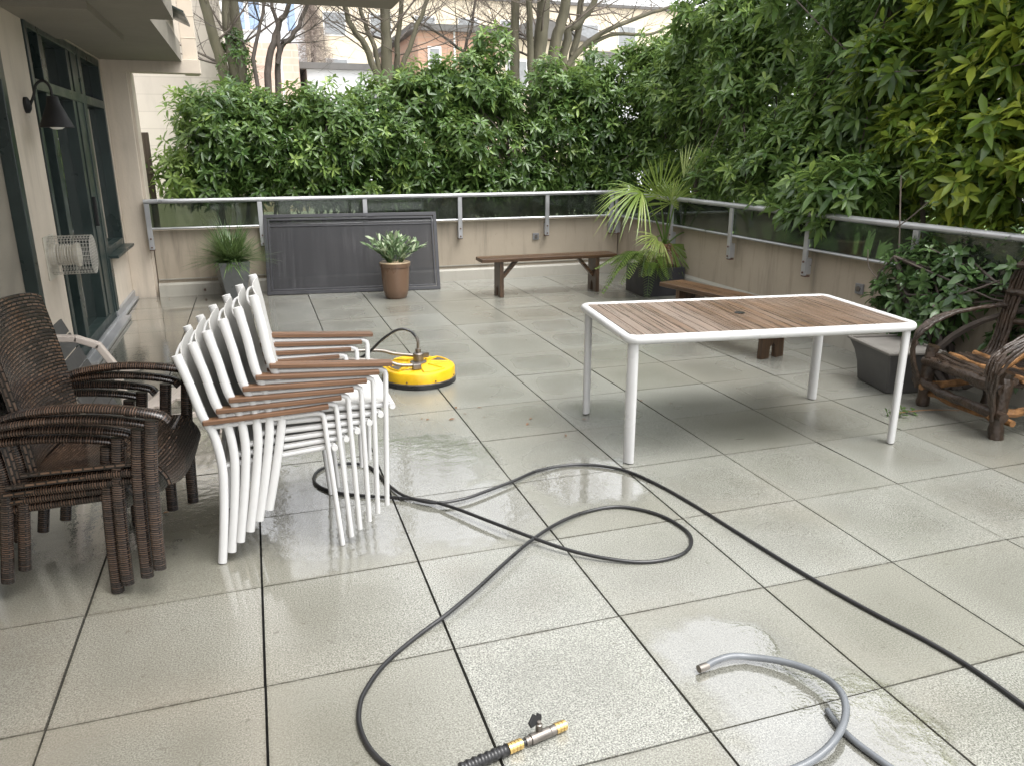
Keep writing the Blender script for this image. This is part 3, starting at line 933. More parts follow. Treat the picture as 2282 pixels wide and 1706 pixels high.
fb = thing('fence_post', 'dark weathered timber post with ivy beside the building corner', 'fence', (-1.68, 8.85, -.2))
MB().box((.0, 0, 1.0), (.14, .09, 2.02)).box((0, -.01, 1.55), (.16, .11, .03)).build('post', M['fence'], fb, smooth=0, bevel=.004)
P_ = np.stack([RNG.uniform(-.16, -.02, 70), RNG.uniform(-.12, .0, 70), RNG.uniform(.6, 1.85, 70)], 1)
V_, F_, T_ = rosettes(P_, RNG.normal(0, .4, (70, 3)) + np.array([-.3, -.8, .1]), 4, .06, .035)
raw_mesh('ivy', V_, F_, T_, M['leaf'], fb)

HB = 'laurel shrubs of the hedge behind the far parapet'
def hblobs(x, top, w=.85, y=9.05, extra=0.):
    b = [(x, y, 1.72, w, .68, .80)]
    for k in range(5):
        b.append((x + random.uniform(-.6, .6) * w, y + random.uniform(-.28, .25), random.uniform(top - .75, top - .38), w * random.uniform(.38, .6), .45, random.uniform(.33, .45)))
    for k in range(4):
        b.append((x + random.uniform(-.8, .8) * w, y - .3 + random.uniform(-.1, .2), random.uniform(1.2, 1.9), w * random.uniform(.4, .6), .38, .38))
    b.append((x, y + .1, .85, w * 1.1, .55, .5))
    b.append((x, y - .2, 1.15, w * 1.05, .42, .4))
    return b
def left_tint(P):
    return np.clip((-1.0 - P[:, 0]) * 2.2, 0, .75)
shrub('laurel_shrub', 'laurel shrub at the building end of the far hedge, yellower on its outer side', 'shrub', (-.75, 9.1, G), hblobs(-.72, 2.42, .82), 820, M['leaf'], tint=(.15, .7), group=HB, zmin=.98, loc_tint=left_tint)
shrub('laurel_shrub', 'lower laurel shrub with dipping top, second from the building in the far hedge', 'shrub', (.5, 9.1, G), hblobs(.45, 2.42, .8), 780, M['leaf'], group=HB, zmin=.92)
shrub('laurel_shrub', 'rounded laurel shrub behind the terracotta pot in the far hedge', 'shrub', (1.55, 9.1, G), hblobs(1.55, 2.80, .85), 900, M['leaf'], group=HB, zmin=.62)
shrub('laurel_shrub', 'tallest laurel shrub of the far hedge, behind the bench', 'shrub', (2.75, 9.1, G), hblobs(2.75, 3.0, .88) + [(2.7, 9.05, 2.9, .3, .3, .3)], 950, M['leaf'], group=HB, zmin=.62)
shrub('laurel_shrub', 'laurel shrub with thin gaps at its foot, left of the hedge corner', 'shrub', (3.9, 9.1, G), hblobs(3.9, 2.92, .85), 880, M['leaf'], group=HB, zmin=.7)
HR = 'laurel shrubs of the tall hedge on the right'  # lighter leaf tints on this hedge stand in for light on its face
def rblobs(y, top, x=5.05, front=4.35, w=.85):
    b = [(x, y, 2.0, .62, w, 1.05), (x, y, top - .7, .6, w * .8, .7), (x, y, .95, .5, w * 1.1, .4)]
    for k in range(9):
        b.append((x - random.uniform(.15, .52), y + random.uniform(-.75, .75) * w, random.uniform(1.3, top - .3), random.uniform(.3, .42), random.uniform(.3, .5), random.uniform(.28, .42)))
    return b
shrub('laurel_shrub', 'grey green laurel shrub filling the hedge corner behind the palm', 'shrub', (5.1, 8.3, G), rblobs(8.3, 3.3, 5.2, w=.95) + [(4.55, 8.75, 2.1, .45, .4, .95), (4.5, 8.6, 1.2, .5, .4, .5), (4.75, 8.5, 2.6, .4, .4, .45)], 1000, M['leaf'], tint=(.3, .95), group=HR, zmin=.62)
shrub('laurel_shrub', 'dense narrow leaved laurel shrub just right of the palm', 'shrub', (5.05, 7.0, G), rblobs(7.0, 3.45), 1000, M['leaf'], tint=(.3, .95), group=HR, zmin=.62)
shrub('laurel_shrub', 'laurel shrub leaning over the railing above the second bench', 'shrub', (4.95, 5.7, G), rblobs(5.75, 3.5, 5.0) + [(4.42, 5.3, 1.35, .38, .5, .35), (4.3, 4.95, 1.15, .3, .3, .25)], 950, M['leaf'], tint=(.3, .95), group=HR, zmin=.98)
shrub('laurel_shrub', 'dark laurel shrub drooping over the railing above the right step light', 'shrub', (4.9, 4.5, G), rblobs(4.5, 3.55, 4.95) + [(4.28, 4.45, 1.2, .38, .45, .28), (4.22, 3.9, 1.3, .33, .4, .3), (4.15, 4.2, 1.08, .25, .4, .2)], 900, M['leaf'], tint=(.25, .9), group=HR, L=.15, W=.045, zmin=.92)
def near_tint(P):
    return np.clip((3.7 - P[:, 1]) * .28, 0, .4)
shrub('yellow_laurel_shrub', 'brighter yellow green laurel shrub with large leaf whorls above the rustic chair', 'shrub', (4.9, 3.3, G), rblobs(3.35, 3.6, 5.0), 640, M['leaf_y'], tint=(.0, .65), tips=.24, group=HR, L=.165, W=.052, zmin=.75, loc_tint=near_tint)
shrub('yellow_laurel_shrub', 'open yellow green laurel shrub with bare stems showing at the right edge', 'shrub', (4.9, 2.2, G), rblobs(2.2, 3.6, 5.05), 430, M['leaf_y'], tint=(.2, .8), tips=.35, group=HR, L=.16, W=.052, zmin=.62, stems=12, loc_tint=near_tint)
shrub('yellow_laurel_shrub', 'yellow green laurel shrub mostly outside the right edge', 'shrub', (5.0, 1.0, G), rblobs(1.0, 3.5, 5.1), 420, M['leaf_y'], tint=(.2, .8), tips=.35, group=HR, L=.16, W=.052, zmin=.62)
shrub('broadleaf_shrub', 'glossy broad leaved shrub growing against the right parapet behind the rustic chair', 'shrub', (4.02, 2.45, 0),
      [(3.98, 2.72, .55, .17, .42, .34), (4.02, 2.62, .74, .15, .36, .36), (4.1, 2.2, .9, .1, .5, .24), (4.12, 1.6, .75, .1, .4, .4), (3.95, 2.85, .78, .13, .25, .16), (4.12, 2.0, .5, .07, .4, .4), (3.98, 3.05, .6, .12, .14, .2)], 430, M['rhodo'], L=.085, W=.038, per=7, tint=(.1, .8), tips=.15, stems=8, lo=.3)
sp_ = thing('sapling', 'thin pale sapling stem rising in front of the right railing beside the shrub', 'plant', (3.99, 2.95, 0))
MB().tube(spline([(0, 0, 0), (.0, .02, .4), (.01, .05, .8), (.0, .13, 1.42)], 6), [.0055] * 19, 6).tube(spline([(0, .1, 1.05), (-.03, -.05, 1.14), (-.04, -.2, 1.26)], 5), .0045, 5).tube(spline([(0, .02, .55), (0, .15, .62), (0, .32, .72), (0, .36, .86)], 5), .004, 5).build('stem', M['twig'], sp_)
V_, F_, T_ = rosettes(np.array([[-.01, .06, .5], [0, .1, .45], [.0, .02, .36], [0, .14, 1.42], [-.04, -.2, 1.26], [0, .0, .6]]), RNG.normal(0, .4, (6, 3)) + np.array([-.3, 0, .6]), 7, .09, .022)
raw_mesh('leaves', V_, F_, T_, M['rhodo'], sp_)

# ==================================================================== FURNITURE
# ---- table
tb = thing('patio_table', 'long table with weathered wooden planks in a white metal frame', 'table', (2.106, 2.195, 0), R(-7.5))
HL, HW, TZ = .835, .465, .705
rim, cr = [], .05
for (sx, sy, a0) in ((1, 1, 0), (-1, 1, 90), (-1, -1, 180), (1, -1, 270)):
    for k in range(7):
        a = R(a0 + 15 * k)
        rim.append((sx * (HL - .022 - cr) + cr * math.cos(a), sy * (HW - .022 - cr) + cr * math.sin(a), TZ - .022))
rim.append(rim[0])
MB().tube(rim, .024, 14, ry=.024, up=(0, 0, 1), caps=False).build('frame', M['white'], tb)
un = MB()
for sy in (-1, 1):
    un.box((0, sy * .405, TZ - .043), (1.56, .03, .025))
for x in (-.4, 0, .4):
    un.box((x, 0, TZ - .045), (.03, .78, .022))
un.build('crossbar', M['white'], tb, smooth=0, bevel=.003)
pk = MB()
NP = 26
for k in range(NP):
    wd = (2 * (HL - .045)) / NP
    pk.box((-HL + .045 + wd * (k + .5), 0, TZ - .017 + random.uniform(-.0006, .0006)), (wd - .0048, 2 * (HW - .045), .026), tint=random.random() * (1.0 if k < 9 else .40) + (.25 if k < 9 else 0))
pk.build('tabletop', M['planks'], tb, smooth=0, bevel=.0015, seg=1)
MB().lathe([(.030, TZ - .002), (.030, TZ - .0005), (.024, TZ + .0005), (.0, TZ + .0005)], 24).build('umbrella_hole', M['black'], tb)
for sx in (-1, 1):
    for sy in (-1, 1):
        lg = MB()
        a = math.atan2(sy, sx)
        th = []
        for z in (0.006, .02, .35, TZ - .04):
            th.append((sx * .783, sy * .412, z))
        lg.tube(th, [.030, .031, .031, .031], 20, ry=[.020, .021, .021, .021], up=(math.cos(a), math.sin(a), 0))
        lo = lg.build('leg', M['white'], tb)
        MB().lathe([(.018, 0), (.018, .012)], 16, (sx * .783, sy * .412, -.003)).build('foot', M['black'], lo)

# ---- stack of white armchairs
def white_chair():
    r = thing('white_armchair', 'x', 'chair')
    HWc = .265
    for s in (-1, 1):
        y = s * HWc
        MB().tube(spline([(0, y, .004), (.020, y, .15), (.036, y, .30), (.042, y, .42), (.026, y, .55), (-.010, y, .64), (-.038, y, .76), (-.072, y, .878)], 5), .0175, 14, ry=.013, up=(0, 1, 0)).build('rear_leg', M['white'], r)
        MB().tube(spline([(.482, y, .003), (.463, y, .28), (.444, y, .575)], 5) + [Vector((.440, y, .592)), Vector((.425, y, .600)), Vector((.40, y, .601)), Vector((.2, y, .594)), Vector((.0, y, .585))], .0108, 10).build('front_leg', M['white'], r)
        am = MB().box((.228, s * (HWc + .004), .619), (.475, .044, .021), Matrix.Rotation(R(-2.3), 3, 'Y'), tint=random.random())
        am.build('armrest', M['teak'], r, smooth=0, bevel=.005)
    fr = MB()
    for s in (-1, 1):
        fr.tube([(.035, s * (HWc - .022), .412), (.478, s * (HWc - .022), .447)], .0125, 10)
    fr.tube([(.478, -HWc - .012, .447), (.478, HWc + .012, .447)], .0125, 10)
    fr.tube([(.038, -HWc, .410), (.038, HWc, .410)], .011, 10)
    fr.build('seat_frame', M['white'], r)
    def seat(u, v):
        x = .05 + .425 * u
        y = (v - .5) * 2 * (HWc - .012)
        return (x, y, .427 + .035 * u - .014 * (1 - (2 * v - 1) ** 2) * math.sin(math.pi * min(1, u * 1.1 + .1)))
    MB().sheet(seat, 12, 12, thick=.003).build('seat', M['sling'], r)
    def back(u, v):
        z = .47 + .402 * v
        x = .018 - .088 * max(0, (z - .52)) / .35 if z > .52 else .018 + (.52 - z) * .2
        y = (u - .5) * 2 * (HWc - .004)
        return (x + .021 - .02 * (1 - (2 * u - 1) ** 2), y, z)
    MB().sheet(back, 12, 10, thick=.004).build('backrest', M['sling'], r)
    MB().tube(spline([(-.058, -HWc, .83), (-.085, -HWc * .6, .832), (-.092, 0, .834), (-.085, HWc * .6, .832), (-.058, HWc, .83)], 5), .006, 8).build('back_bar', M['white'], r)
    return r
names = ['bottom one of the white stack, its armrest lowest', 'second from the bottom of the white stack', 'third from the bottom of the white stack',
         'fourth from the bottom of the white stack', 'just below the top of the white stack', 'on top of the white stack, seat open']
wc0 = white_chair()
for k in range(6):
    c = wc0 if k == 0 else dup(wc0)
    c.location = (-.762 + .040 * k + random.uniform(-.003, .003), 1.722 + random.uniform(-.004, .004), .041 * k)
    c.rotation_euler = (0, R(1.2 * k), R(random.uniform(-.5, .5)))
    tag(c, 'white armchair with teak armrests, ' + names[k], 'chair', 'stacked white armchairs')

# ---- stack of brown wicker armchairs
def wicker_chair():
    r = thing('wicker_armchair', 'x', 'chair')
    W_, B_ = M['wick_tube'], M['wick']
    for s in (-1, 1):
        MB().tube(spline([(.22, s * .29, .003), (.228, s * .29, .2), (.242, s * .288, .42), (.262, s * .285, .585)], 6), .0235, 12, ry=.019, up=(0, 1, 0)).build('leg', W_, r)
        MB().tube(spline([(-.275, s * .205, .003), (-.245, s * .215, .18), (-.215, s * .222, .40), (-.235, s * .232, .585)], 6), .0225, 12, ry=.018, up=(0, 1, 0)).build('leg', W_, r)
        MB().tube(spline([(.318, s * .280, .575), (.285, s * .283, .603), (.15, s * .283, .630), (0, s * .278, .640), (-.15, s * .262, .626), (-.265, s * .232, .588)], 6), .029, 12, ry=.0155, up=(0, 0, 1)).build('armrest', W_, r)
        MB().tube([(.235, s * .262, .385), (-.215, s * .215, .355)], .020, 10, ry=.017).build('side_rail', W_, r)
    def back(u, v):
        q = 2 * u - 1
        ztop = .985 - .022 * q * q - .014 * abs(q) ** 8
        z = .40 + (ztop - .40) * v
        x = -.155 - .03 * v - .045 * v * v - .030 * (1 - q * q)
        hw = .232 + .014 * v
        return (x, q * hw, z)
    MB().sheet(back, 16, 16, .47, .58, .032).build('backrest', B_, r)
    def seat(u, v):
        q = 2 * u - 1
        t = v * 1.35
        if t < 1:
            x, z = -.20 + .44 * t, .405 + .02 * t - .014 * (1 - q * q)
        else:
            k = (t - 1) / .35
            x, z = .24 + .055 * math.sin(k * 1.5), .425 - .15 * k * (1 - .35 * q * q) - .012 * (1 - q * q) * (1 - k)
        return (x, q * .262, z)
    MB().sheet(seat, 16, 22, .52, .62, -.016).build('seat', B_, r)
    return r
wk0 = wicker_chair()
wl = ['bottom one of the brown wicker stack', 'second from the bottom of the brown wicker stack', 'just below the top of the brown wicker stack', 'on top of the brown wicker stack, its whole backrest showing']
for k, (x, y, z, a) in enumerate(((-1.352, 1.646, 0, 0), (-1.302, 1.628, .038, -1.5), (-1.212, 1.600, .076, -4), (-1.140, 1.588, .114, -8))):
    c = wk0 if k == 0 else dup(wk0)
    c.location, c.rotation_euler = (x, y, z), (0, 0, R(a))
    tag(c, 'dark brown wicker armchair, ' + wl[k], 'chair', 'stacked wicker armchairs')

# ---- benches
def bench(label, loc, rz, L, W=.27, H=.44):
    r = thing('bench', label, 'bench', loc, rz, 'wooden benches')
    MB().box((0, 0, H - .02), (L, W, .04)).build('seat', M['bench'], r, smooth=0, bevel=.005)
    for s in (-1, 1):
        x = s * (L / 2 - .235)
        o = MB().prism([(-.125, 0), (-.035, 0), (-.03, .09), (0, .125), (.03, .09), (.035, 0), (.125, 0), (.115, H - .041), (-.115, H - .041)], 'x', x - .022, x + .022)
        lg = o.build('leg', M['bench_y'], r, smooth=0, bevel=.003)
        a, b = Vector((x - s * .02, 0, .19)), Vector((x - s * .20, 0, H - .05))
        d = b - a
        MB().box((a + b) / 2, (d.length + .04, .07, .035), Matrix.Rotation(-math.atan2(d.z, d.x), 3, 'Y')).build('brace', M['bench'], r, smooth=0, bevel=.002)
    return r
bench('dark wet wooden bench standing along the far parapet', (2.665, 6.83, 0), R(-.5), 1.64)
bench('golden wet wooden bench half hidden behind the long table', (3.245, 4.02, 0), R(-79.6), 1.50)

# ---- leaning insect screen
ss = thing('insect_screen', 'large charcoal framed insect screen leaning against the far parapet', 'screen', (-.445, 7.715, .0), R(-6.6))
ss.rotation_euler = (R(-17.2), 0, R(-6.6))
SL, SH = 2.0, .93
MB().box((SL / 2, 0, .02), (SL, .035, .04)).box((SL / 2, 0, SH - .02), (SL, .035, .04)).box((.02, 0, SH / 2), (.04, .035, SH - .08)).box((SL - .02, 0, SH / 2), (.04, .035, SH - .08)).build('frame', M['screenframe'], ss, smooth=0, bevel=.003)
MB().box((SL / 2, -.006, .055), (SL - .09, .022, .02)).box((SL / 2, -.006, SH - .06), (SL - .09, .022, .022)).box((.055, -.006, SH / 2), (.02, .022, SH - .14)).box((SL - .055, -.006, SH / 2), (.02, .022, SH - .14)).box((SL / 2, .0, SH - .135), (SL - .13, .012, .012)).build('inner_frame', M['screenframe'], ss, smooth=0, bevel=.002)
MB().box((SL / 2, .004, SH / 2), (SL - .1, .003, SH - .1)).build('mesh_panel', M['mesh'], ss, smooth=0)
MB().box((1.22, -.02, SH - .035), (.10, .014, .02)).build('latch', M['screenframe'], ss, smooth=0, bevel=.003)

# ---- pots
p1 = thing('tapered_pot', 'tall square tapering grey pot planted with grass by the far parapet', 'pot', (-.80, 7.68, 0), R(12))
sec = [(.10, 0), (.125, .12), (.152, .27), (.168, .42), (.158, .42), (.145, .40)]
pm = MB()
V_, F_ = [], []
for (h, z) in sec:
    V_ += [(-h, -h, z), (h, -h, z), (h, h, z), (-h, h, z)]
for i in range(len(sec) - 1):
    for k in range(4):
        F_.append((i * 4 + k, i * 4 + (k + 1) % 4, (i + 1) * 4 + (k + 1) % 4, (i + 1) * 4 + k))
F_ += [(3, 2, 1, 0)]
pm.add(V_, F_).build('pot', M['greypot'], p1, smooth=0, bevel=.006)
MB().box((0, 0, .39), (.285, .285, .02)).build('soil', M['soil'], p1, smooth=0)
gr = thing('tufted_grass', 'spiky green tufted grass growing in the grey pot', 'plant', (-.80, 7.68, .40))
nb = 760
a_ = RNG.uniform(0, 6.283, nb)
el = RNG.uniform(-.12, 1.25, nb)
L_ = RNG.uniform(.34, .55, nb) * np.where(el > 1.0, 1.15, 1.)
d_ = np.stack([np.cos(a_) * np.cos(el), np.sin(a_) * np.cos(el), np.sin(el) + .10], 1)
b_ = np.stack([RNG.normal(0, .045, nb), RNG.normal(0, .045, nb), RNG.uniform(0, .04, nb)], 1)
V_, F_, T_ = leaves_mesh(b_, d_, np.stack([-np.cos(a_) * .5, -np.sin(a_) * .5, 1 + 0 * a_], 1), L_, np.full(nb, .0085), RNG.uniform(.05, .35, nb), RNG.uniform(0, .9, nb))
raw_mesh('blades', V_, F_, T_, M['grassblade'], gr)
p2 = thing('round_pot', 'round brown glazed pot in front of the leaning screen', 'pot', (.94, 7.10, 0))
MB().lathe([(.105, 0), (.125, .025), (.145, .10), (.155, .25), (.160, .35), (.166, .352), (.172, .375), (.172, .395), (.160, .400), (.150, .395), (.150, .33), (.0, .33)], 40).build('pot', M['brownpot'], p2)
MB().lathe([(.172, .396), (.1745, .402), (.162, .409), (.150, .402)], 40).build('rim', M['potrim'], p2)
MB().lathe([(.148, .36), (.07, .37), (.0, .372)], 20).build('soil', M['soil'], p2)
sg = thing('leafy_plant', 'pale grey green leafy plant growing in the brown round pot', 'plant', (.94, 7.10, .37))
bs, ds, Ls = [], [], []
stm = MB()
for k in range(52):
    a = random.uniform(0, 6.28)
    rad = random.uniform(.02, .36)
    top = Vector((math.cos(a) * rad, math.sin(a) * rad * .8, random.uniform(.14, .36) * (1 - rad * .9)))
    b0 = Vector((math.cos(a) * .05, math.sin(a) * .05, 0))
    path = spline([b0, (b0 + top) / 2 + Vector((0, 0, .03)), top], 4)
    stm.tube(path, .0035, 5)
    for q in range(7):
        i = random.randint(2, len(path) - 1)
        aa = random.uniform(0, 6.28)
        dd = (path[i] - path[i - 1]).normalized() * .8 + Vector((math.cos(aa), math.sin(aa), .35)) * .7
        bs.append(path[i]); ds.append(dd); Ls.append(random.uniform(.08, .15))
bs, ds, Ls = np.array(bs), np.array(ds), np.array(Ls)
V_, F_, T_ = leaves_mesh(bs, ds, RNG.normal(0, .3, bs.shape) + np.array([0, -.4, .8]), Ls, Ls * .22, RNG.uniform(.0, .35, len(bs)), np.clip(RNG.uniform(.1, 1.1, len(bs)), 0, 1))
raw_mesh('leaves', V_, F_, T_, M['sage'], sg)
stm.build('stems', M['grassblade'], sg)

pp = thing('square_planter', 'dark square planter box holding the palm', 'planter', (3.86, 6.45, 0), R(-3))
MB().box((0, -.245, .16), (.50, .02, .32)).box((0, .245, .16), (.50, .02, .32)).box((-.24, 0, .16), (.02, .47, .32)).box((.24, 0, .16), (.02, .47, .32)).build('box', M['darkbox'], pp, smooth=0, bevel=.004)
MB().box((0, 0, .13), (.46, .47, .25)).build('soil', M['soil'], pp, smooth=0)
pl = thing('fan_palm', 'fan palm with bright green fronds in the dark square planter', 'palm', (3.93, 6.42, .25))
PB = Vector((3.93, 6.42, .25))
MB().tube(spline([(0, 0, 0), (.0, 0, .15), (.02, 0, .31)], 5), [.05, .06, .065, .07, .07, .065, .06, .055, .05, .045, .035], 12).build('trunk', M['palmdry'], pl)
pet = MB()
def fan(hub, direction, normal, rad, spread, nseg, droop, tint, start=(.02, 0, .29), dry=False):
    hub = Vector(hub) - PB
    d0, nn = Vector(direction).normalized(), Vector(normal).normalized()
    nn = (nn - d0 * nn.dot(d0)).normalized()
    s0 = d0.cross(nn)
    st_ = Vector(start)
    mid = (st_ + hub) / 2 + Vector((0, 0, .06))
    pet.tube(spline([st_, mid, hub], 6), [.010] * 7 + [.007] * 6, 6)
    ang = np.radians(np.linspace(-spread / 2, spread / 2, nseg) + RNG.normal(0, 1.5, nseg))
    D = np.array([d0 * math.cos(a) + s0 * math.sin(a) + nn * random.uniform(.02, .16) for a in ang])
    LL = rad * (1 - .22 * (np.abs(ang) / (math.radians(spread) / 2 + 1e-6)) ** 2) * RNG.uniform(.92, 1.05, nseg)
    base = np.repeat(np.array(hub)[None], nseg, 0)
    Wd = np.full(nseg, rad * .032)
    V, F, Tt = leaves_mesh(base, D, np.repeat(np.array(nn)[None], nseg, 0), LL, Wd, droop * RNG.uniform(.5, 1.5, nseg), np.clip(tint + RNG.normal(0, .1, nseg), 0, 1))
    raw_mesh('frond', V, F, Tt, M['palm'], pl)
fan((3.87, 6.45, 1.10), (-.15, .0, 1), (.1, -1, .3), .52, 200, 27, .05, .65)
fan((4.14, 6.42, 1.30), (.62, .0, .8), (-.1, -.75, .6), .48, 80, 20, .06, .9)
fan((3.96, 6.35, 1.02), (.05, -.25, .9), (.0, -1, .35), .40, 230, 32, .18, .85)
fan((3.60, 6.36, 1.15), (-.85, -.1, .08), (-.1, -.5, .9), .62, 150, 34, .62, .75)
fan((4.02, 6.45, 1.05), (.8, .1, .35), (0, -.7, .7), .46, 160, 34, .3, .45)
fan((3.99, 6.36, .57), (.55, -.3, -.55), (.1, -1, .3), .42, 85, 16, .1, .35)
fan((4.27, 6.30, .70), (.7, -.1, -.05), (0, -.5, .9), .36, 120, 20, .5, .95)
fan((3.86, 6.32, .60), (-.6, -.4, -.4), (0, -.8, .6), .38, 110, 18, .35, .98)
fan((3.78, 6.30, .66), (-.8, -.3, .0), (0, -.6, .8), .36, 100, 18, .4, .9)
pet.build('petioles', M['palm'], pl)
df = MB()
for k in range(26):
    a = random.uniform(2.2, 6.2)
    df.tube(spline([(.01, 0, random.uniform(.22, .32)), (.10 * math.cos(a), .10 * math.sin(a), random.uniform(.2, .34)), (.2 * math.cos(a), .2 * math.sin(a), random.uniform(-.02, .2))], 4), .004, 5)
df.build('dry_fibre', M['palmdry'], pl)
fe = thing('fern', 'arching fern spilling over the left side of the palm planter', 'plant', (3.72, 6.28, .27))
bs, ds, ls, ts = [], [], [], []
rach = MB()
for k in range(16):
    a = random.uniform(2.4, 4.9)
    L0 = random.uniform(.36, .68)
    rise = random.uniform(.05, .26)
    end = Vector((math.cos(a) * L0, math.sin(a) * L0 * .75, random.uniform(-.24, .12)))
    mid = Vector((math.cos(a) * L0 * .5, math.sin(a) * L0 * .38, rise + max(0, end.z)))
    path = spline([(0, 0, 0), mid, end], 14)
    rach.tube(path, .0028, 5)
    tt = random.random()
    for i in range(3, len(path)):
        dv = (path[i] - path[i - 1]).normalized()
        sv = dv.cross(Vector((0, 0, 1))).normalized()
        for s in (-1, 1):
            bs.append(path[i]); ds.append(sv * s + dv * .35 - Vector((0, 0, .12))); ls.append(.085 * math.sin(math.pi * (i / len(path)) ** .8 * .93) + .012); ts.append(tt)
bs, ds, ls = np.array(bs), np.array(ds), np.array(ls)
V_, F_, T_ = leaves_mesh(bs, ds, np.tile(np.array([[0, 0, 1.]]), (len(bs), 1)), ls, np.full(len(bs), .016), np.full(len(bs), .15), np.array(ts))
raw_mesh('leaflets', V_, F_, T_, M['fern'], fe)
rach.build('stems', M['fern'], fe)

tp = thing('tapered_planter', 'empty taupe plastic planter with flared rim between table and rustic chair', 'planter', (3.665, 2.585, 0), R(78))
sec = [(.185, .135, 0), (.19, .14, .012), (.205, .15, .13), (.225, .17, .22), (.255, .195, .285), (.255, .195, .29)]
V_, F_ = [], []
for (a, b, z) in sec:
    V_ += [(-a, -b, z), (a, -b, z), (a, b, z), (-a, b, z)]
for i in range(len(sec) - 1):
    for k in range(4):
        F_.append((i * 4 + k, i * 4 + (k + 1) % 4, (i + 1) * 4 + (k + 1) % 4, (i + 1) * 4 + k))
F_.append((3, 2, 1, 0))
MB().add(V_, F_).build('body', M['taupe'], tp, smooth=30, bevel=.012, seg=3)
rm = MB()
rm.box((0, -.195, .298), (.54, .024, .018)).box((0, .195, .298), (.54, .024, .018)).box((-.258, 0, .298), (.024, .366, .018)).box((.258, 0, .298), (.024, .366, .018))
rm.build('rim', M['taupe_rim'], tp, smooth=0, bevel=.005)
ty = MB()
for k in range(17):
    ty.prism([(-.24 + .03 * k, .286), (-.225 + .03 * k, .296), (-.21 + .03 * k, .286)], 'y', -.183, .183)
ty.box((0, 0, .280), (.50, .37, .012))
ty.build('ribbed_tray', M['taupe_rim'], tp, smooth=0)

# ---- rustic bent-branch chair
rc = thing('rustic_chair', 'rustic armchair of bent brown branches and logs at the right edge', 'chair', (3.50, 1.855, 0), R(172))
rc.scale = (1, .86, 1)
def rod(mb, pts, r, wob=.006, n=7, sub=6):
    sp = spline(pts, sub)
    sp = [p + Vector((random.gauss(0, wob), random.gauss(0, wob), random.gauss(0, wob * .7))) for p in sp]
    mb.tube(sp, [r * random.uniform(.88, 1.12) for _ in sp], n)
for s in (-1, 1):
    m = MB(); rod(m, [(0, s * .36, 0), (.01, s * .36, .18), (0, s * .355, .40)], .042, .003, 9); m.build('leg', M['willow'], rc)
    m = MB(); rod(m, [(-.44, s * .32, 0), (-.45, s * .32, .2), (-.48, s * .31, .45)], .036, .003, 9); m.build('leg', M['willow'], rc)
    m = MB(); rod(m, [(.06, s * .33, .14), (-.2, s * .33, .15), (-.5, s * .31, .16)], .024, .004, 8); m.build('stretcher', M['peeled'], rc)
    for q in range(6):
        o = (q - 2.5) * .019
        m = MB()
        rod(m, [(.045 + o * .3, s * (.37 + o * .3), .12), (.115 - o * .2, s * (.385 + o * .5), .34), (.085 - o * .4, s * (.395 + o), .50 - abs(o) * .3), (-.08, s * (.395 + o * 1.1), .60 - q * .004), (-.30, s * (.36 + o), .645 - q * .004), (-.47, s * (.32 + o * .6), .66)], .0105, .003)
        m.build('arm_rod', M['willow'], rc)
m = MB(); rod(m, [(.035, -.45, .165), (.045, 0, .15), (.035, .44, .155)], .030, .006, 9); m.build('front_log', M['willow'], rc)
m = MB(); rod(m, [(.03, -.38, .30), (.035, 0, .31), (.03, .38, .30)], .034, .005, 9); m.build('front_log', M['willow'], rc)
m = MB(); rod(m, [(-.05, .4, .1), (-.02, 0, .09), (0, -.3, .10)], .022, .006, 8); m.build('front_log', M['peeled'], rc)
for q in range(8):
    m = MB(); rod(m, [(-.02 - .058 * q, -.35, .335 + .004 * (q % 2)), (-.02 - .058 * q, 0, .325), (-.02 - .058 * q, .35, .335)], .021, .004, 8)
    m.build('seat_rod', M['peeled'] if q in (2, 5) else M['willow'], rc)
for q in range(5):
    o = q * .028
    m = MB()
    rod(m, [(.04, -.30 + o, .33), (-.2, -.30 + o * 1.2, .29), (-.36, -.30 + o, .36), (-.44, -.33 + o, .62), (-.48, -.29 + o, .92), (-.50, -.07, 1.14 - o * .9), (-.50, .07, 1.14 - o * .9), (-.48, .29 - o, .92), (-.44, .33 - o, .62), (-.36, .30 - o, .36), (-.2, .30 - o * 1.2, .29), (.04, .30 - o, .33)], .0125, .003)
    m.build('back_rod', M['willow'], rc)
for (z, w) in ((.56, .30), (.74, .33), (.92, .26)):
    m = MB(); rod(m, [(-.45, -w, z), (-.47, 0, z + .02), (-.45, w, z)], .022, .005, 8); m.build('back_rail', M['willow'], rc)
m = MB(); rod(m, [(-.02, .22, .36), (-.3, .1, .43), (-.56, -.15, .55)], .019, .004, 8); m.build('loose_branch', M['peeled'], rc)

# ---- beige resin lounger folded behind the wicker chairs
lo_ = thing('resin_lounger', 'beige plastic lounger folded behind the wicker chairs by the door', 'lounger', (-1.345, 3.2, 0))
def band(mb, pts, y, w, dep):
    for a, b in zip(pts[:-1], pts[1:]):
        a, b = Vector((a[0] + 1.4, y - 3.2, a[1])), Vector((b[0] + 1.4, y - 3.2, b[1]))
        d = b - a
        mb.box((a + b) / 2, (d.length + w * .55, dep, w), Matrix.Rotation(-math.atan2(d.z, d.x), 3, 'Y'))
for y in (2.98,):
    m = MB(); band(m, [(-1.74, .665), (-1.53, .645), (-1.43, .60), (-1.35, .455), (-1.25, .465)], y, .034, .05)
    m.build('side_frame', M['resin'], lo_, smooth=0, bevel=.006)
    m = MB(); band(m, [(-1.36, .45), (-1.30, .02)], y, .04, .04); band(m, [(-1.70, .64), (-1.60, .02)], y, .04, .04)
    m.build('leg', M['resin'], lo_, smooth=0, bevel=.006)
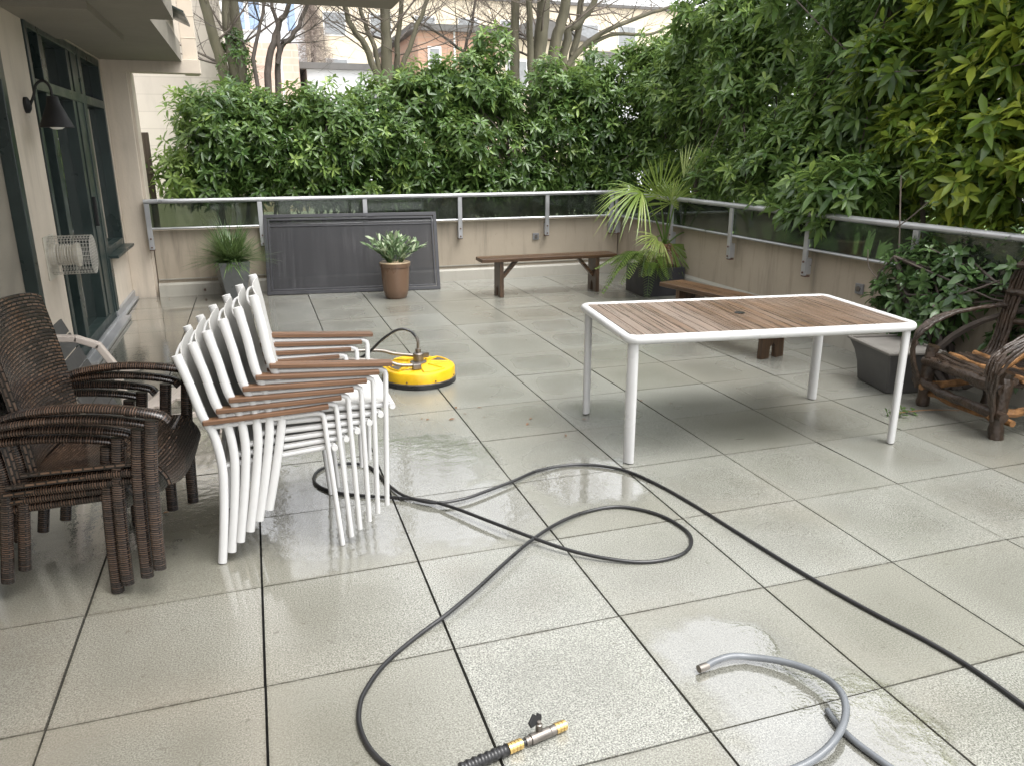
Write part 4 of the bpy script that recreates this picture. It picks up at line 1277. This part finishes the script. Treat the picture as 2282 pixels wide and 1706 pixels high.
for k in range(7):
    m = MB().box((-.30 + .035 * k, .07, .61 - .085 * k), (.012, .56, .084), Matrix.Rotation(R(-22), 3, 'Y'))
    m.build('back_panel', M['taupe'], lo_, smooth=0, bevel=.003)  # darker than the beige frame: partly shade put into the panel colour
for k in range(8):
    m = MB().box((.12 + .055 * k, .07 + .02 * k, .155 + .012 * k), (.028, .52, .016), R(-18)); m.build('slat', M['resin'], lo_, smooth=0, bevel=.003)
for y in (-.2, .34):
    m = MB().box((.30, y + .06, .13), (.5, .03, .03), R(8)).box((.52, y + .08, .07), (.03, .03, .14)).box((.10, y + .03, .07), (.03, .03, .14)); m.build('side_frame', M['resin'], lo_, smooth=0, bevel=.004)

# ---- yellow surface cleaner
yc = thing('surface_cleaner', 'round yellow pressure washer surface cleaner with steel swivel and handle', 'cleaner', (.527, 3.785, 0))
MB().lathe([(.262, .002), (.268, .004), (.268, .030), (.262, .033), (.245, .030), (.245, .004)], 64).build('brush_skirt', M['black'], yc)
MB().lathe([(.2655, .033), (.2665, .034), (.2665, .041), (.262, .043)], 64).build('rim_strip', M['steel'], yc)
MB().lathe([(.262, .042), (.262, .100), (.255, .112), (.235, .119), (.10, .131), (.06, .134), (.0, .134)], 64).build('shell', M['yellow'], yc)
rb = MB()
for a0 in (20, 110, 200, 290):
    for (da, r0, r1) in ((-22, .09, .225), (22, .09, .225)):
        a = R(a0 + da)
        p0, p1 = Vector((math.cos(a) * r0, math.sin(a) * r0, .1335)), Vector((math.cos(a) * r1, math.sin(a) * r1, .121))
        rb.tube([p0, p1], .008, 8, ry=.009)
    rb.tube([Vector((math.cos(R(a0 + q)) * .225, math.sin(R(a0 + q)) * .225, .121)) for q in range(-22, 23, 4)], .008, 8, ry=.009)
rb.build('rib', M['yellow'], yc)
for a0 in (20, 200):
    def tri(u, v):
        a = R(a0 - 17 * (.15 + .85 * u) + 34 * (.15 + .85 * u) * v)
        rr = .11 + .10 * u
        return (math.cos(a) * rr, math.sin(a) * rr, .1318 - (rr - .1) * .089 + .0035)
    MB().sheet(tri, 6, 6).build('cover_plate', M['steel'], yc)
for k in range(8):
    a = R(45 * k - 75)
    MB().lathe([(.006, 0), (.006, .004), (.0, .005)], 10, axis='x').build('screw', M['rust'], yc).matrix_local = Matrix.Translation((math.cos(a) * .261, math.sin(a) * .261, .056)) @ Matrix.Rotation(a, 4, 'Z')
MB().lathe([(.060, .132), (.060, .140), (.040, .146), (.038, .146), (.038, .198), (.030, .205), (.020, .207), (.020, .235), (.013, .238), (.0, .238)], 28).box((.055, .03, .175), (.05, .028, .034), R(20)).build('swivel', M['steel'], yc)
MB().tube(spline([(0, 0, .235), (0, -.005, .29), (-.012, 0, .325)], 5), .0105, 10).build('hose_fitting', M['steel'], yc)
for (x, y) in ((-.045, -.155), (.02, .10)):
    MB().box((x, y, .148), (.062, .045, .042), R(5)).build('bracket', M['steel'], yc, smooth=0, bevel=.006)
MB().tube(spline([(-.03, -.155, .155), (-.16, -.150, .165), (-.28, -.13, .20), (-.62, -.09, .235), (-1.05, -.04, .24), (-1.12, .02, .24), (-1.05, .09, .24), (-.62, .10, .235), (-.28, .12, .215), (-.16, .11, .185), (.01, .10, .155)], 8), .0125, 10).build('handle', M['steel'], yc)
MB().tube(spline([(-.012, 0, .322), (-.05, .02, .365), (-.13, .04, .375), (-.24, .06, .31), (-.36, .09, .20), (-.50, .12, .14), (-.75, .14, .12), (-1.0, .06, .05), (-1.12, -.12, .012), (-1.05, -.3, .009), (-.85, -.32, .009)], 10), .0095, 10).build('supply_hose', M['black'], yc)

# ---- hoses on the ground
HA = [(-.298, .149), (-.336, .231), (-.352, .322), (-.345, .401), (-.317, .479), (-.239, .591), (-.11, .707), (.016, .787), (.158, .899), (.314, 1.043), (.486, 1.198), (.664, 1.327), (.833, 1.408), (.996, 1.405), (1.123, 1.281), (1.166, 1.114), (1.139, 1.007), (1.064, .932), (.963, .905), (.846, .92), (.711, .985), (.59, 1.089), (.477, 1.231), (.363, 1.404), (.244, 1.603), (.152, 1.732), (.024, 1.818), (-.14, 1.911), (-.264, 1.997), (-.332, 2.106), (-.34, 2.211), (-.293, 2.31), (-.181, 2.345), (-.067, 2.281), (-.02, 2.142), (.013, 1.95), (.066, 1.804), (.177, 1.693), (.311, 1.69), (.44, 1.74), (.609, 1.823), (.765, 1.913), (.934, 1.947), (1.076, 1.907), (1.206, 1.785), (1.282, 1.575), (1.332, 1.309), (1.372, .992), (1.407, .723), (1.445, .497), (1.487, .307), (1.531, .142), (1.554, -.021), (1.553, -.224), (1.54, -.6), (1.4, -1.2)]
HA = [(-.099, .076), (-.18, .062), (-.25, .085)] + HA
pts = []
for i, (x, y) in enumerate(HA):
    z = .0085
    pts.append([x, y, z])
pts[0][2] = .016
def lift(i0, i1, h):
    for i in range(i0, i1 + 1):
        t = (i - i0) / (i1 - i0)
        pts[i][2] += h * math.sin(math.pi * t)
lift(9, 15, .024)
lift(22, 28, .018)
lift(24, 30, .010)
lift(37, 45, .014)
hose = tag(MB().tube(spline(pts, 6), .0078, 12).build('pressure_hose', M['black']), 'long black pressure hose looping across the wet paving', 'hose')
wv = thing('ball_valve', 'steel ball valve with brass couplings and black ribbed grip on the hose end', 'valve', (-.099, .076, .018), math.atan2(.142 - .076, .219 + .099))
gp = [(.0165 + .0018 * math.sin(k * 1.1), .0035 * k - .02) for k in range(42)]
MB().lathe([(.008, -.022)] + gp + [(.012, .128)], 20, axis='x').build('grip', M['black'], wv)
def rings(x0, x1, r, nr):
    pf = [(.006, x0)]
    for k in range(nr):
        a, b = x0 + (x1 - x0) * k / nr, x0 + (x1 - x0) * (k + .8) / nr
        pf += [(r, a), (r, b), (r * .9, b + .0003), (r * .9, x0 + (x1 - x0) * (k + 1) / nr)]
    return pf + [(.006, x1)]
MB().lathe(rings(.128, .172, .0155, 4), 24, axis='x').build('coupling', M['brass'], wv)
MB().lathe([(.007, .172), (.009, .173), (.009, .184), (.006, .186)] , 18, axis='x').build('nipple', M['black'], wv)
MB().lathe(rings(.184, .20, .013, 2) + [(.0155, .201), (.0155, .262), (.0135, .264), (.0145, .266), (.0145, .282), (.008, .283)], 12, axis='x').build('valve_body', M['steel'], wv)
MB().lathe(rings(.283, .318, .0155, 3), 24, axis='x').build('coupling', M['brass'], wv)
MB().lathe([(.010, .012), (.010, .034), (.006, .036), (.006, .044), (.0, .045)], 16, (.232, .006, 0)).build('stem', M['steel'], wv)
hd = MB().prism([(-.03, -.003), (.018, -.008), (.024, .006), (.012, .018), (.006, .012), (-.006, .026), (-.034, .014)], 'y', -.003, .003)
hd.build('handle', M['blackmetal'], wv, smooth=0, bevel=.001).matrix_local = Matrix.Translation((.228, .012, .042)) @ Matrix.Rotation(R(25), 4, 'Z') @ Matrix.Rotation(R(-20), 4, 'X')

gh = thing('garden_hose', 'grey garden hose end with metal collar curving off the bottom edge', 'hose', (.723, .246, 0))
GB = [(.735, .242, .020), (.78, .252, .024), (.84, .254, .026), (.90, .236, .022), (.985, .168, .030), (1.033, .068, .045), (1.028, -.03, .055), (.98, -.108, .05), (.895, -.167, .035), (.79, -.198, .018), (.62, -.22, .0115), (.35, -.32, .0115), (.0, -.7, .0115)]
MB().tube(spline([(x - .723, y - .246, z) for x, y, z in GB], 8), .0112, 14).build('hose_body', M['greyhose'], gh)
MB().lathe([(.0085, -.024), (.0128, -.024), (.0128, -.004), (.0125, .004), (.012, .014), (.009, .014)], 20, axis='x').build('collar', M['steel'], gh).matrix_local = Matrix.Translation((.010, -.004, .0195)) @ Matrix.Rotation(R(10), 4, 'Z')
tag(MB().tube(spline([(.978, -.039, .011), (.966, -.10, .011), (.966, -.17, .011), (.988, -.28, .011), (1.03, -.46, .011), (1.1, -.9, .011)], 8), .0095, 12).build('hose_end', M['greyhose']), 'short dark grey hose end lying under the curved garden hose', 'hose')

# ---- litter
lf0 = None
LT = [(.372, 2.934), (.404, 2.905), (.541, 2.86), (.744, 2.838), (1.019, 2.718), (.964, 2.629), (1.109, 2.369), (.624, 3.07), (.766, 3.022), (.645, 2.937), (1.324, 2.598), (1.831, 2.819), (1.996, 2.712), (-1.62, 7.75), (-1.5, 7.8), (-1.02, 2.02), (-.93, 2.12), (-1.2, 1.85), (2.7, 4.3)]
for k, (x, y) in enumerate(LT):
    if lf0 is None:
        V_, F_, T_ = leaves_mesh(np.array([[-.02, 0, 0.]]), np.array([[1., 0, .25]]), np.array([[0, 0, 1.]]), np.array([.05]), np.array([.02]), np.array([.25]), np.array([.5]))
        o = lf0 = raw_mesh('fallen_leaf', V_, F_, T_, M['dryleaf'])
    else:
        o = dup(lf0)
    o.location = (x, y, .004)
    o.rotation_euler = (R(random.uniform(-15, 15)), R(random.uniform(-6, 10)), random.uniform(0, 6.28))
    o.scale = [random.uniform(.4, .9)] * 3
    tag(o, 'small brown fallen leaf lying on the wet paving', 'leaf', 'fallen leaves scattered on the paving')
tw = thing('fallen_sprig', 'green leafy sprig lying on the paving between table and rustic chair', 'sprig', (3.22, 2.02, .01))
V_, F_, T_ = rosettes(np.array([[0, 0, .02], [.06, .05, .02], [.12, .03, .015], [-.05, .03, .02]]), RNG.normal(0, .5, (4, 3)) + np.array([0, 0, .6]), 6, .055, .03)
raw_mesh('leaves', V_, F_, T_ * .5 + .5, M['rhodo'], tw)
MB().tube(spline([(-.06, .02, .008), (.05, .03, .008), (.25, .02, .006), (.42, -.05, .006)], 4), .003, 5).build('stem', M['peeled'], tw)
